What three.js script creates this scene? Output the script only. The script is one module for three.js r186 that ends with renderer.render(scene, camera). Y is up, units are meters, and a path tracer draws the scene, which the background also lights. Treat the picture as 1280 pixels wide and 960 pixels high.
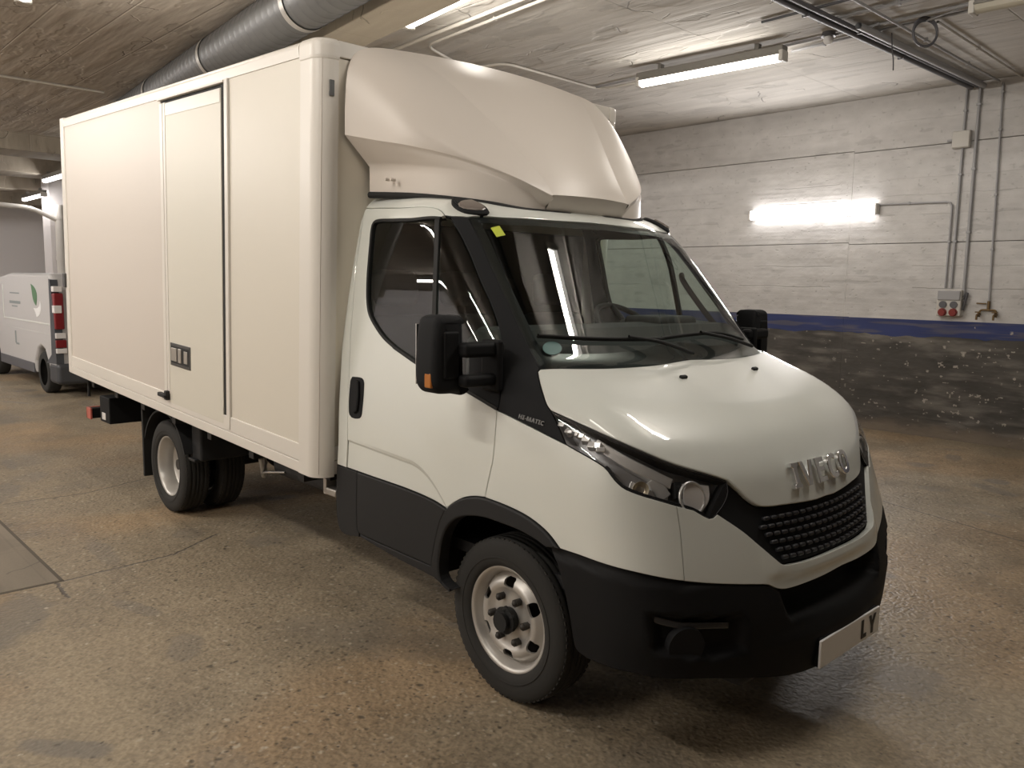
import * as THREE from 'three';
import { mergeGeometries, mergeVertices, toCreasedNormals } from 'three/addons/utils/BufferGeometryUtils.js';
import { RoundedBoxGeometry } from 'three/addons/geometries/RoundedBoxGeometry.js';
import { RectAreaLightUniformsLib } from 'three/addons/lights/RectAreaLightUniformsLib.js';
import { FontLoader } from 'three/addons/loaders/FontLoader.js';
import { TextGeometry } from 'three/addons/geometries/TextGeometry.js';
import { Brush, Evaluator, SUBTRACTION } from 'three-bvh-csg';

// ---------------------------------------------------------------- camera, exposure, lights
// metres, y up; the truck points along +x and its right-hand side faces +z; the painted wall lies at z = -7.05
const scene = new THREE.Scene();
scene.background = new THREE.Color(0x000000);
const camera = new THREE.PerspectiveCamera(2 * Math.atan(480 / 1019.3681) * 180 / Math.PI, 4 / 3, 0.05, 80);
const EYE = new THREE.Vector3(2.3658, 1.7302, 3.1643), YAW = 0.7571, PITCH = 0.1216, ROLL = 0.0163;
const look = new THREE.Vector3(-Math.cos(YAW) * Math.cos(PITCH), -Math.sin(PITCH), -Math.sin(YAW) * Math.cos(PITCH));
const sideways = new THREE.Vector3().crossVectors(look, new THREE.Vector3(0, 1, 0)).normalize();
const upright = new THREE.Vector3().crossVectors(sideways, look);
camera.up.copy(upright.clone().multiplyScalar(Math.cos(ROLL)).addScaledVector(sideways, -Math.sin(ROLL)));
camera.position.copy(EYE);
camera.lookAt(EYE.clone().add(look));
const renderer = new THREE.WebGLRenderer({ antialias: true });
renderer.toneMapping = THREE.LinearToneMapping;
renderer.toneMappingExposure = 1.0;
renderer.shadowMap.enabled = true;
RectAreaLightUniformsLib.init();
const WARM = new THREE.Color().setRGB(1.0, 0.94, 0.855), COOL = new THREE.Color().setRGB(1.0, 0.96, 0.94);
const LAMP_POWER = 75, WALL_LAMP_POWER = 95, LAMP_GLOW = 5.0;
const CEIL = 4.06, WALL_Z = -7.05;
// lamps: [x and z of the middle, lit, slant dz/dx, height of the mounting, power]
const LAMPS = [[-2.71, -1.02, true, 0.12, CEIL, 0.8], [1.0, -1.1, true, 0, CEIL, 1.3], [-2.55, -4.12, true, -0.054, CEIL, 0.7], [0.78, -3.98, false, -0.03, CEIL, 0], [-4.36, 1.38, true, 0, CEIL, 0.6], [0.9, 1.75, true, 0, CEIL, 0.3],
  [-9.0, 4.0, true, 0, CEIL, 2.8], [-4.6, 4.0, true, 0, CEIL, 1.9], [-0.8, 4.0, true, 0, CEIL, 1.6], [-9.0, 7.4, true, 0, CEIL, 1.0], [-4.6, 7.4, true, 0, CEIL, 0.9], [-0.8, 7.4, true, 0, CEIL, 1.1], [-18.2, -1.7, true, 0, 3.62, 0.5], [-15.3, -1.42, true, 0, 3.78, 0.5], [-13.5, 2.6, true, 0, CEIL, 4], [-12.0, 6.0, true, 0, CEIL, 4], [-19.5, 3.2, true, 0, CEIL, 9]];

// ---------------------------------------------------------------- helpers
const taken = {};
function numbered(name) { const n = taken[name] = (taken[name] ?? -1) + 1; return n ? name + '_' + String(n).padStart(3, '0') : name; }
function mesh(name, geometry, material, parent) {
  const g = Array.isArray(geometry) ? merge(geometry) : geometry;
  const m = new THREE.Mesh(g, material);
  m.name = name; m.castShadow = true; m.receiveShadow = true;
  if (parent) parent.add(m);
  return m;
}
function merge(list) {
  return mergeGeometries(list.map(g => {
    const c = g.index ? g.toNonIndexed() : g.clone();
    for (const k of Object.keys(c.attributes)) if (!['position', 'normal', 'uv'].includes(k)) c.deleteAttribute(k);
    if (!c.attributes.uv) c.setAttribute('uv', new THREE.BufferAttribute(new Float32Array(c.attributes.position.count * 2), 2));
    return c;
  }));
}
function tag(o, label, category, group) {
  o.name = numbered(o.name); scene.add(o);
  o.userData.label = label; o.userData.category = category;
  if (group) o.userData.group = group;
  return o;
}
function thing(name, label, category, at = [0, 0, 0], group) {
  const o = new THREE.Group(); o.name = name; o.position.set(...at);
  return tag(o, label, category, group);
}
function structure(o, label) { o.name = numbered(o.name); o.userData.kind = 'structure'; if (label) o.userData.label = label; scene.add(o); return o; }
function box(x0, x1, y0, y1, z0, z1, r = 0) {
  const w = Math.abs(x1 - x0), h = Math.abs(y1 - y0), d = Math.abs(z1 - z0);
  const g = r > 0 ? new RoundedBoxGeometry(w, h, d, 2, Math.min(r, w / 2.01, h / 2.01, d / 2.01)) : new THREE.BoxGeometry(w, h, d);
  return g.translate((x0 + x1) / 2, (y0 + y1) / 2, (z0 + z1) / 2);
}
const V = (a) => new THREE.Vector3(...a);
function tube(points, r, seg = 8, tension = 0.0) {
  const path = new THREE.CurvePath();
  // straight runs with small rounded corners
  const p = points.map(V);
  let last = p[0];
  for (let i = 1; i < p.length; i++) {
    if (i === p.length - 1) { path.add(new THREE.LineCurve3(last, p[i])); break; }
    const a = p[i - 1], b = p[i], c = p[i + 1], k = Math.min(tension || 0.05, a.distanceTo(b) * 0.45, b.distanceTo(c) * 0.45);
    const s = b.clone().addScaledVector(a.clone().sub(b).normalize(), k), e = b.clone().addScaledVector(c.clone().sub(b).normalize(), k);
    path.add(new THREE.LineCurve3(last, s)); path.add(new THREE.QuadraticBezierCurve3(s, b, e)); last = e;
  }
  return new THREE.TubeGeometry(path, Math.max(8, p.length * 14), r, seg, false);
}
function curveTube(points, r, n = 40, seg = 8) { return new THREE.TubeGeometry(new THREE.CatmullRomCurve3(points.map(V)), n, r, seg, false); }
function rod(a, b, r, seg = 16) {
  const A = V(a), B = V(b), g = new THREE.CylinderGeometry(r, r, A.distanceTo(B), seg);
  g.applyQuaternion(new THREE.Quaternion().setFromUnitVectors(new THREE.Vector3(0, 1, 0), B.clone().sub(A).normalize()));
  return g.translate((A.x + B.x) / 2, (A.y + B.y) / 2, (A.z + B.z) / 2);
}
function random(seed) { let s = seed >>> 0; return () => { s = (s + 0x6D2B79F5) >>> 0; let t = s; t = Math.imul(t ^ (t >>> 15), t | 1); t ^= t + Math.imul(t ^ (t >>> 7), t | 61); return ((t ^ (t >>> 14)) >>> 0) / 4294967296; }; }
function hash(x, y, s) { let h = Math.imul(x, 374761393) ^ Math.imul(y, 668265263) ^ Math.imul(s, 2246822519); h = Math.imul(h ^ (h >>> 13), 1274126177); return ((h ^ (h >>> 16)) >>> 0) / 4294967296; }
function noise(x, y, px, py, s) {                       // value noise that repeats every px, py cells
  const xi = Math.floor(x), yi = Math.floor(y), fx = x - xi, fy = y - yi, u = fx * fx * (3 - 2 * fx), v = fy * fy * (3 - 2 * fy);
  const x0 = ((xi % px) + px) % px, x1 = (x0 + 1) % px, y0 = ((yi % py) + py) % py, y1 = (y0 + 1) % py;
  const a = hash(x0, y0, s), b = hash(x1, y0, s), c = hash(x0, y1, s), d = hash(x1, y1, s);
  return a + (b - a) * u + (c - a) * v + (a - b - c + d) * u * v;
}
function fbm(u, v, fx, fy, oct, s) { let a = 0, w = 0.5, t = 0; for (let i = 0; i < oct; i++) { a += w * noise(u * fx, v * fy, fx, fy, s + i * 17); t += w; w *= 0.5; fx *= 2; fy *= 2; } return a / t; }
const sstep = (a, b, x) => { const t = Math.min(1, Math.max(0, (x - a) / (b - a))); return t * t * (3 - 2 * t); };
const lerp = (a, b, t) => a + (b - a) * t;
const toSRGB = (c) => c <= 0.0031308 ? c * 12.92 : 1.055 * Math.pow(c, 1 / 2.4) - 0.055;
function texture(w, h, data, channels, colour) {        // data: Float32Array of linear values, 1 or 3 per pixel
  const out = new Uint8Array(w * h * 4);
  for (let i = 0; i < w * h; i++) {
    for (let k = 0; k < 3; k++) { const v = Math.min(1, Math.max(0, data[i * channels + (channels === 3 ? k : 0)])); out[i * 4 + k] = Math.round(255 * (colour ? toSRGB(v) : v)); }
    out[i * 4 + 3] = 255;
  }
  const t = new THREE.DataTexture(out, w, h, THREE.RGBAFormat);
  t.wrapS = t.wrapT = THREE.RepeatWrapping; t.magFilter = THREE.LinearFilter; t.minFilter = THREE.LinearMipmapLinearFilter; t.generateMipmaps = true;
  if (colour) t.colorSpace = THREE.SRGBColorSpace;
  t.needsUpdate = true;
  return t;
}
const rgb = (r, g, b) => new THREE.Color().setRGB(r, g, b);
const std = (c, roughness = 0.6, metalness = 0, more = {}) => new THREE.MeshStandardMaterial({ color: c, roughness, metalness, ...more });
const phys = (c, roughness, more = {}) => new THREE.MeshPhysicalMaterial({ color: c, roughness, ...more });
// ---------------------------------------------------------------- materials
const M = {
  paint: phys(rgb(0.73, 0.75, 0.705), 0.38, { clearcoat: 1, clearcoatRoughness: 0.04, side: THREE.DoubleSide }),
  trim: phys(rgb(0.0135, 0.014, 0.0155), 0.8, { specularIntensity: 0.5, side: THREE.DoubleSide }),
  bumper: phys(rgb(0.0065, 0.0067, 0.0075), 0.68, { specularIntensity: 0.5, side: THREE.DoubleSide }),
  cladding: phys(rgb(0.022, 0.022, 0.023), 0.6, { specularIntensity: 0.5, side: THREE.DoubleSide }),
  rubber: std(rgb(0.012, 0.012, 0.012), 0.75),
  tyre: std(rgb(0.024, 0.023, 0.021), 0.85),
  interior: std(rgb(0.03, 0.031, 0.033), 0.85, 0, { side: THREE.DoubleSide }),
  dash: std(rgb(0.03, 0.03, 0.032), 0.85),
  seat: std(rgb(0.05, 0.05, 0.055), 0.95),
  glass: phys(rgb(0.86, 0.93, 0.89), 0.0, { transmission: 1, thickness: 0, ior: 1.52, side: THREE.DoubleSide }),
  sideGlass: phys(rgb(0.62, 0.72, 0.68), 0.0, { transmission: 1, thickness: 0, ior: 1.52, side: THREE.DoubleSide }),
  lens: phys(rgb(0.97, 0.97, 0.97), 0.02, { transmission: 1, thickness: 0, ior: 1.5, side: THREE.DoubleSide }),
  frit: std(rgb(0.006, 0.007, 0.009), 0.3, 0, { side: THREE.DoubleSide }),
  chrome: std(rgb(0.85, 0.86, 0.87), 0.14, 1),
  reflector: std(rgb(0.78, 0.78, 0.78), 0.3, 0.6, { side: THREE.DoubleSide }),
  lampDark: std(rgb(0.36, 0.36, 0.37), 0.35, 0.5, { side: THREE.DoubleSide }),
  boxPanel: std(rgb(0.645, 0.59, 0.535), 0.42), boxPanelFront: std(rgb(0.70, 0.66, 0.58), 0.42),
  boxFrame: std(rgb(0.74, 0.705, 0.65), 0.35),
  boxFront: std(rgb(0.74, 0.69, 0.59), 0.5),
  fairing: std(rgb(0.71, 0.65, 0.59), 0.42, 0, { side: THREE.DoubleSide }),
  steel: std(rgb(0.50, 0.48, 0.45), 0.38, 0.75),
  rimPaint: std(rgb(0.55, 0.53, 0.50), 0.4, 0.55),
  chassis: std(rgb(0.014, 0.014, 0.016), 0.6),
  latch: std(rgb(0.10, 0.10, 0.10), 0.4, 0.6),
  amber: std(rgb(0.45, 0.16, 0.03), 0.25),
  red: phys(rgb(0.42, 0.012, 0.018), 0.2, { clearcoat: 1 }),
  whiteLens: std(rgb(0.75, 0.73, 0.72), 0.25),
  plate: std(rgb(0.92, 0.92, 0.93), 0.3),
  plateInk: std(rgb(0.02, 0.02, 0.025), 0.5),
  yellow: std(rgb(0.55, 0.62, 0.05), 0.6, 0, { side: THREE.DoubleSide }),
  galvanised: std(rgb(0.15, 0.15, 0.15), 0.45, 0.6),
  pvc: std(rgb(0.34, 0.34, 0.35), 0.5),
  pvcDark: std(rgb(0.10, 0.10, 0.11), 0.5),
  pvcPale: std(rgb(0.62, 0.59, 0.54), 0.5),
  lampBody: std(rgb(0.55, 0.53, 0.49), 0.5),
  lampTray: std(rgb(0.20, 0.19, 0.17), 0.5),
  lampOff: phys(rgb(0.62, 0.58, 0.48), 0.35, { transmission: 0.3, thickness: 0 }),
  brass: std(rgb(0.18, 0.12, 0.06), 0.5, 0.8),
};
const glow = (c, k) => std(rgb(0.9, 0.9, 0.9), 0.4, 0, { emissive: c, emissiveIntensity: k });
M.lampGlow = glow(WARM, LAMP_GLOW); M.wallGlow = glow(COOL, 5.0);

// ---------------------------------------------------------------- surfaces of the hall
function floorTextures() {
  const N = 2048, col = new Float32Array(N * N * 3), bump = new Float32Array(N * N), rough = new Float32Array(N * N), rnd = random(11);
  const put = (cx, cy, rx, ry, turn, fn) => {             // visit the pixels of a turned ellipse, with wrap
    const R = Math.max(rx, ry), c = Math.cos(turn), s = Math.sin(turn);
    for (let y = Math.floor(cy - R); y <= cy + R; y++) for (let x = Math.floor(cx - R); x <= cx + R; x++) {
      const dx = x - cx, dy = y - cy, a = (dx * c + dy * s) / rx, b = (-dx * s + dy * c) / ry, d = Math.sqrt(a * a + b * b);
      if (d < 1) fn((((y % N) + N) % N) * N + ((x % N) + N) % N, d, x, y);
    }
  };
  for (let y = 0; y < N; y++) for (let x = 0; x < N; x++) {
    const u = x / N, v = y / N, i = y * N + x;
    const big = fbm(u, v, 5, 5, 4, 3), mid = fbm(u, v, 34, 34, 3, 40), fine = hash(x >> 1, y >> 1, 9) * 0.6 + hash(x, y, 5) * 0.4, clay = sstep(0.44, 0.66, fbm(u, v, 9, 7, 3, 71));
    const grit = noise(u * 700, v * 700, 700, 700, 13), k = 0.80 + 0.34 * (big - 0.5) + 0.40 * (mid - 0.5) + 0.34 * (fine - 0.5) + 0.34 * (grit - 0.5);
    col[i * 3] = k * lerp(0.345, 0.400, clay); col[i * 3 + 1] = k * lerp(0.280, 0.292, clay); col[i * 3 + 2] = k * lerp(0.195, 0.182, clay);
    bump[i] = 0.45 + 0.30 * (mid - 0.5) + 0.30 * (fine - 0.5) + 0.45 * (grit - 0.5);
    rough[i] = 0.50 + 0.3 * (big - 0.5) + 0.25 * (mid - 0.5);
  }
  // smooth grey trowelled and tyre-polished patches
  for (let n = 0; n < 60; n++) {
    const cx = rnd() * N, cy = rnd() * N, rx = 14 + rnd() * rnd() * 90, ry = 6 + rnd() * 26, t = (rnd() - 0.5) * 1.2, a = 0.10 + rnd() * 0.25, sd = n + 5;
    put(cx, cy, rx * 1.5, ry * 1.5, t, (i, d, x, y) => { const e = sstep(0.95, 0.55, d + 0.7 * (fbm(x / N, y / N, 90, 90, 2, sd) - 0.5)); for (let k = 0; k < 3; k++) col[i * 3 + k] = lerp(col[i * 3 + k], [0.185, 0.165, 0.145][k], e * a * 2); rough[i] = lerp(rough[i], 0.42, e * 0.7); bump[i] = lerp(bump[i], 0.45, e * 0.6); });
  }
  // the grey smears and the dark stain that the photograph shows at these places: [x, z, length, width, turn, strength] in metres
  for (const [X, Z, l, w, t, a] of [[-0.8, 2.39, 0.16, 0.055, -0.7, 0.7], [-2.25, 2.25, 0.34, 0.13, 0.4, 0.6], [-2.0, 1.75, 0.16, 0.05, -0.3, 0.5], [-5.1, 1.75, 0.3, 0.12, 0.3, 0.5], [-1.35, 1.75, 0.14, 0.07, 0.5, 0.45], [-0.15, 2.05, 0.3, 0.08, 0.2, 0.3], [1.0, 1.0, 0.4, 0.22, 0.3, 0.35], [-3.05, 1.6, 0.3, 0.06, 0.1, 0.4]])
    put((X + 7) / 10 * N, (Z + 6) / 10 * N, l * N / 10 * 1.4, w * N / 10 * 1.4, t, (i, d, x, y) => { const e = sstep(0.95, 0.6, d + 0.5 * (fbm(x / N, y / N, 120, 120, 2, 8) - 0.5)); for (let k = 0; k < 3; k++) col[i * 3 + k] = lerp(col[i * 3 + k], [0.16, 0.145, 0.125][k], e * a); rough[i] = lerp(rough[i], 0.4, e * a); });
  // pits and stones
  for (let n = 0; n < 60000; n++) {
    const cx = rnd() * N, cy = rnd() * N, r = 0.8 + rnd() * rnd() * 2.4, m = fbm(cx / N, cy / N, 7, 7, 2, 23); if (rnd() > sstep(0.3, 0.62, m) + 0.12) continue;
    const dark = rnd() < 0.62, tone = dark ? [0.07, 0.055, 0.042] : [0.52, 0.455, 0.36], a = 0.35 + rnd() * 0.55;
    put(cx, cy, r * (0.8 + rnd()), r, rnd() * 3, (i, d) => { const e = sstep(1, 0.4, d) * a; for (let k = 0; k < 3; k++) col[i * 3 + k] = lerp(col[i * 3 + k], tone[k], e); bump[i] += (dark ? -0.45 : 0.3) * e; });
  }
  // hairline cracks
  for (const pts of [[[-2.66, 1.965], [-2.38, 1.978]], [[-4.7, 1.8], [-4.66, 1.25], [-4.9, 0.6]], [[-2.66, 1.93], [-2.7, 1.5], [-2.72, 1.27], [-2.95, 0.9]], [[2.2, -2.4], [1.0, -3.2], [-0.3, -3.6]]])
    for (let s = 0; s + 1 < pts.length; s++) for (let t = 0; t < 1; t += 0.003) { const X = lerp(pts[s][0], pts[s + 1][0], t) + 0.02 * (fbm(t, s / 9, 20, 9, 3, 6) - 0.5), Z = lerp(pts[s][1], pts[s + 1][1], t) + 0.02 * (fbm(s / 9, t, 9, 20, 3, 2) - 0.5); put((X + 7) / 10 * N, (Z + 6) / 10 * N, 1.6, 1.6, 0, (i) => { col[i * 3] = 0.10; col[i * 3 + 1] = 0.085; col[i * 3 + 2] = 0.07; bump[i] = 0.0; }); }
  return { map: texture(N, N, col, 3, true), bumpMap: texture(N, N, bump, 1), roughnessMap: texture(N, N, rough, 1) };
}
function wallTextures() {
  const W = 2048, H = 1024, col = new Float32Array(W * H * 3), bump = new Float32Array(W * H), rnd = random(5);
  const X0 = -7.5, LX = 8.2, LY = CEIL;
  for (let y = 0; y < H; y++) for (let x = 0; x < W; x++) {
    const u = x / W, v = y / H, i = y * W + x, h = v * LY, X = X0 + u * LX;
    const board = fbm(u, v, 5, 60, 3, 12), soft = fbm(u, v, 16, 9, 4, 77), grain = hash(x, y, 3), lumps = fbm(u, v, 70, 40, 3, 31);
    const ruin = sstep(0.52, 0.72, fbm(u, v, 12, 8, 3, 55)) * (0.35 + sstep(1.0, 0.1, Math.abs(X + 2.3)) * sstep(1.2, 0.2, Math.abs(h - 2.1)));
    let k = 0.94 + 0.10 * (board - 0.5) + 0.14 * (soft - 0.5) + 0.05 * (grain - 0.5);
    let c = [0.575 * k, 0.56 * k, 0.548 * k], b = 0.55 + 0.35 * (board - 0.5) + 0.5 * ruin * (lumps - 0.5) + 0.05 * (grain - 0.5);
    // formwork board marks
    for (const [yy, s] of [[1.76, 0.7], [2.85, 0.5], [3.05, 0.35], [2.02, 0.5], [3.72, 0.4], [2.62, 0.4]]) { const d = Math.abs(h - yy - 0.012 * (fbm(u, 0.3, 30, 4, 2, 3) - 0.5) * 2); if (d < 0.006 && fbm(u, yy / 9, 14, 9, 2, 91) > 0.42) { b -= 0.30 * s; for (let q = 0; q < 3; q++) c[q] *= 1 - 0.18 * s; } }
    // scuffs
    const blot = fbm(u, v, 60, 50, 4, 401), pit = 0.5 * sstep(0.79, 0.85, fbm(u, v, 200, 120, 2, 505)); for (let q = 0; q < 3; q++) c[q] *= 1 + 0.22 * (blot - 0.5) - 0.22 * pit; b += 0.35 * (blot - 0.5) - 0.25 * pit;
    const scuff = 0.5 * sstep(0.70, 0.78, fbm(u, v, 26, 60, 3, 202)); for (let q = 0; q < 3; q++) c[q] *= 1 - 0.28 * scuff;
    // blue painted band over old black paint
    const edge = 1.392 - 0.004 * (board - 0.5) - 0.006 * u, low = 1.19 + 0.09 * (fbm(u, 0.7, 24, 4, 3, 18) - 0.5);
    if (h < edge) {
      const st = 0.6 * fbm(u, v, 10, 60, 5, 44) + 0.4 * fbm(u, v, 40, 60, 4, 144), ch = fbm(u, v, 90, 90, 3, 66), bl = fbm(u, v, 28, 18, 3, 15);
      if (h > low) { const wear = sstep(0.56, 0.72, fbm(u, v, 14, 70, 3, 8)); c = [lerp(0.040, 0.10, wear), lerp(0.055, 0.10, wear), lerp(0.165, 0.15, wear)].map(q => q * (0.8 + 0.5 * (st - 0.3))); b = 0.52 + 0.2 * (st - 0.5); }
      else {
        const t = 0.066 + 0.10 * sstep(0.42, 0.75, st) + 0.05 * (bl - 0.5); c = [t * 1.04, t * 0.96, t * 0.86]; b = 0.45 + 0.4 * (st - 0.5) + 0.3 * (ch - 0.5);
        const flake = fbm(u, v, 150, 110, 3, 301), near = sstep(-3.8, 0.2, X), torn = sstep(0.80 - 0.03 * near, 0.82 - 0.03 * near, flake) * (0.35 + 0.65 * near); c = [lerp(c[0], 0.40, torn), lerp(c[1], 0.365, torn), lerp(c[2], 0.32, torn)]; b += 0.2 * torn;
        const dust = sstep(0.22, 0.02, h + 0.25 * (bl - 0.5)); c = [lerp(c[0], 0.19, dust), lerp(c[1], 0.155, dust), lerp(c[2], 0.12, dust)];   // settled floor dust along the foot of the wall
      }
    }
    col[i * 3] = c[0]; col[i * 3 + 1] = c[1]; col[i * 3 + 2] = c[2]; bump[i] = b;
  }
  // chipped spots where the pale plaster shows, thicker towards the taps
  for (let n = 0; n < 70; n++) {
    const X = -3.4 + 4.1 * Math.sqrt(rnd()), h = 0.12 + rnd() * 1.22, r = (0.005 + rnd() * rnd() * rnd() * 0.04), a = 0.3 + rnd() * 0.6, ax = 0.6 + rnd(), ay = 0.6 + rnd() * 1.4;
    const cx = (X - X0) / LX * W, cy = h / LY * H, rx = r * ax * W / LX, ry = r * ay * H / LY;
    for (let y = Math.floor(cy - ry); y <= cy + ry; y++) for (let x = Math.floor(cx - rx); x <= cx + rx; x++) { if (x < 0 || y < 0 || x >= W || y >= H) continue; const d = Math.hypot((x - cx) / (rx + 0.01), (y - cy) / (ry + 0.01)) + 0.9 * (hash(x, y, 77) - 0.5); if (d < 0.8) { const i = y * W + x; for (let q = 0; q < 3; q++) col[i * 3 + q] = lerp(col[i * 3 + q], [0.46, 0.42, 0.37][q], a); bump[i] += 0.12; } }
  }
  return { map: texture(W, H, col, 3, true), bumpMap: texture(W, H, bump, 1) };
}
function ceilingTextures() {
  const N = 1536, col = new Float32Array(N * N * 3), bump = new Float32Array(N * N), rnd = random(21);
  for (let y = 0; y < N; y++) for (let x = 0; x < N; x++) {
    const u = x / N, v = y / N, i = y * N + x;
    const bx = u * 8 / 1.15, by = v * 8 / 0.5, px = Math.floor(bx), py = Math.floor(by), fx = Math.abs(bx - Math.round(bx)) * 1.15, fy = Math.abs(by - Math.round(by)) * 0.5;
    const soft = fbm(u, v, 8, 8, 4, 7), streak = fbm(u, v, 12, 90, 4, 19), grain = hash(x, y, 2), plate = hash(px, py, 31);
    const line = (fx < 0.006 && hash(px, py, 4) > 0.35) || (fy < 0.006 && hash(px, py, 8) > 0.4);
    const peel = sstep(0.58, 0.66, fbm(u, v, 20, 34, 4, 87));
    let k = 0.88 + 0.22 * (soft - 0.5) + 0.26 * (streak - 0.5) + 0.05 * (plate - 0.5) + 0.06 * (grain - 0.5) - (line ? 0.10 : 0) - 0.10 * peel;
    col[i * 3] = k; col[i * 3 + 1] = k * 0.985; col[i * 3 + 2] = k * 0.965;
    bump[i] = 0.5 + 0.5 * (streak - 0.5) + 0.16 * (plate - 0.5) + 0.3 * (soft - 0.5) - (line ? 0.18 : 0) - 0.2 * peel;
  }
  for (let n = 0; n < 160; n++) {                          // torn skin and cracks left by the formwork
    let x = rnd() * N, y = rnd() * N, t = (rnd() - 0.5) * 0.9 + (rnd() < 0.3 ? 1.57 : 0); const L = 20 + rnd() * 90, dark = rnd() < 0.7;
    for (let s = 0; s < L; s++) { x += Math.cos(t); y += Math.sin(t); t += (rnd() - 0.5) * 0.5; for (let d = -1; d <= 1; d++) { const i = ((((Math.round(y) + d) % N) + N) % N) * N + ((Math.round(x) % N) + N) % N; for (let q = 0; q < 3; q++) col[i * 3 + q] *= dark ? 0.72 : 1.12; bump[i] -= 0.25; } }
  }
  return { map: texture(N, N, col, 3, true), bumpMap: texture(N, N, bump, 1) };
}
const FT = floorTextures(), WT = wallTextures(), CT = ceilingTextures();
M.floor = std(0xffffff, 1, 0, { map: FT.map, bumpMap: FT.bumpMap, bumpScale: 0.006, roughnessMap: FT.roughnessMap });
M.wall = std(0xffffff, 0.82, 0, { map: WT.map, bumpMap: WT.bumpMap, bumpScale: 0.02 });
M.whiteCeiling = std(rgb(0.62, 0.60, 0.57), 0.85, 0, { map: CT.map, bumpMap: CT.bumpMap, bumpScale: 0.03 });
M.bareCeiling = std(rgb(0.46, 0.415, 0.365), 0.85, 0, { map: CT.map, bumpMap: CT.bumpMap, bumpScale: 0.02 });
M.farWall = std(rgb(0.66, 0.63, 0.62), 0.8, 0, { bumpMap: WT.bumpMap, bumpScale: 0.01 });
M.concrete = std(rgb(0.36, 0.32, 0.26), 0.8, 0, { map: CT.map, bumpMap: CT.bumpMap, bumpScale: 0.01 });
M.patch = std(rgb(0.245, 0.21, 0.165), 0.6, 0, { map: CT.map, bumpMap: FT.bumpMap, bumpScale: 0.001 });

function planarUV(g, fn) { const p = g.attributes.position, uv = new Float32Array(p.count * 2); for (let i = 0; i < p.count; i++) { const [u, v] = fn(p.getX(i), p.getY(i), p.getZ(i)); uv[i * 2] = u; uv[i * 2 + 1] = v; } g.setAttribute('uv', new THREE.BufferAttribute(uv, 2)); return g; }
const floorUV = (x, y, z) => [(x + 7) / 10, (z + 6) / 10];
const wallUV = (x, y, z) => [(x + 7.5) / 8.2, y / CEIL];
const ceilUV = (x, y, z) => [x / 8, z / 8];
const XMIN = -22, XMAX = 16, ZMAX = 9;
// floor, with one newer slab let into it
const floor = structure(mesh('floor', planarUV(box(XMIN - 0.3, XMAX + 0.3, -0.3, 0, WALL_Z - 0.3, ZMAX + 0.3), floorUV), M.floor));
mesh('slab', planarUV(box(-4.72, -2.675, -0.02, 0.004, 1.945, 4.3, 0.004), ceilUV), M.patch, floor).userData.label = 'smooth newer concrete slab';
mesh('joint', [box(-4.735, -2.66, -0.01, 0.0012, 1.925, 1.945), box(-2.675, -2.655, -0.01, 0.0012, 1.925, 4.3), box(-4.74, -4.72, -0.01, 0.0012, 1.925, 4.3)], std(rgb(0.10, 0.085, 0.068), 0.9), floor);
// ceiling: bare bay over the near side, painted bay over the far side, a downstand beam between and ribs at the far end
const ceiling = new THREE.Group(); ceiling.name = 'ceiling'; structure(ceiling);
mesh('bare_bay', planarUV(box(XMIN - 0.3, XMAX + 0.3, CEIL, CEIL + 0.3, -0.6, ZMAX + 0.3), ceilUV), M.bareCeiling, ceiling);
mesh('painted_bay', planarUV(box(XMIN - 0.3, XMAX + 0.3, CEIL, CEIL + 0.3, WALL_Z - 0.3, -0.6), ceilUV), M.whiteCeiling, ceiling);
{ const bm = mesh('beam', planarUV(box(-9, 22, 3.70, CEIL + 0.02, -0.19, 0.19, 0.01), (x, y, z) => [x / 8, (y + z) / 8]), M.concrete, ceiling); bm.position.set(-3.5, 0, -0.605); bm.rotation.y = -0.098; }
for (const [x, y] of [[-13.6, 3.78], [-16.3, 3.72], [-19.2, 3.66], [-21.4, 3.5]]) mesh('rib', planarUV(box(x - 0.45, x + 0.45, y, CEIL + 0.02, WALL_Z, ZMAX, 0.01), (a, b, c) => [(a + b) / 8, c / 8]), M.concrete, ceiling);
// the painted wall: lifts of poured concrete with recessed joints between them
const wall = structure(mesh('wall_right', box(XMIN - 0.3, XMAX + 0.3, -0.3, CEIL + 0.3, WALL_Z - 0.32, WALL_Z - 0.02), std(rgb(0.25, 0.235, 0.22), 0.9)));
{
  const xs = [-22, -16.4, -11.7, -7.0, -2.31, 2.4, 7.1, 16], ys = [0, 2.315, 3.435, CEIL], rnd = random(3);
  for (let i = 0; i + 1 < xs.length; i++) for (let j = 0; j + 1 < ys.length; j++) {
    const dy = i === 4 ? 0.02 : 0, e = 0.003 + rnd() * 0.006, far = i < 3 && xs[i + 1] < -8;
    const g = box(xs[i] + 0.0008, xs[i + 1] - 0.0008, ys[j] + (j ? 0.0045 - dy : 0), ys[j + 1] - 0.0045 - (j < 2 ? dy : 0), WALL_Z - 0.06, WALL_Z + e, 0.003);
    mesh('concrete_lift', planarUV(g, wallUV), M.wall, wall);
  }
}
structure(mesh('wall_far', planarUV(box(XMIN - 0.3, XMIN, -0.3, CEIL + 0.3, WALL_Z, ZMAX), (x, y, z) => [z / 8, y / 4]), M.farWall));
structure(mesh('wall_front', planarUV(box(XMAX, XMAX + 0.3, -0.3, CEIL + 0.3, WALL_Z, ZMAX), (x, y, z) => [z / 8, y / 4]), M.farWall));
structure(mesh('wall_left', planarUV(box(XMIN - 0.3, XMAX + 0.3, -0.3, CEIL + 0.3, ZMAX, ZMAX + 0.3), (x, y, z) => [x / 8, y / 4]), M.farWall));
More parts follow.
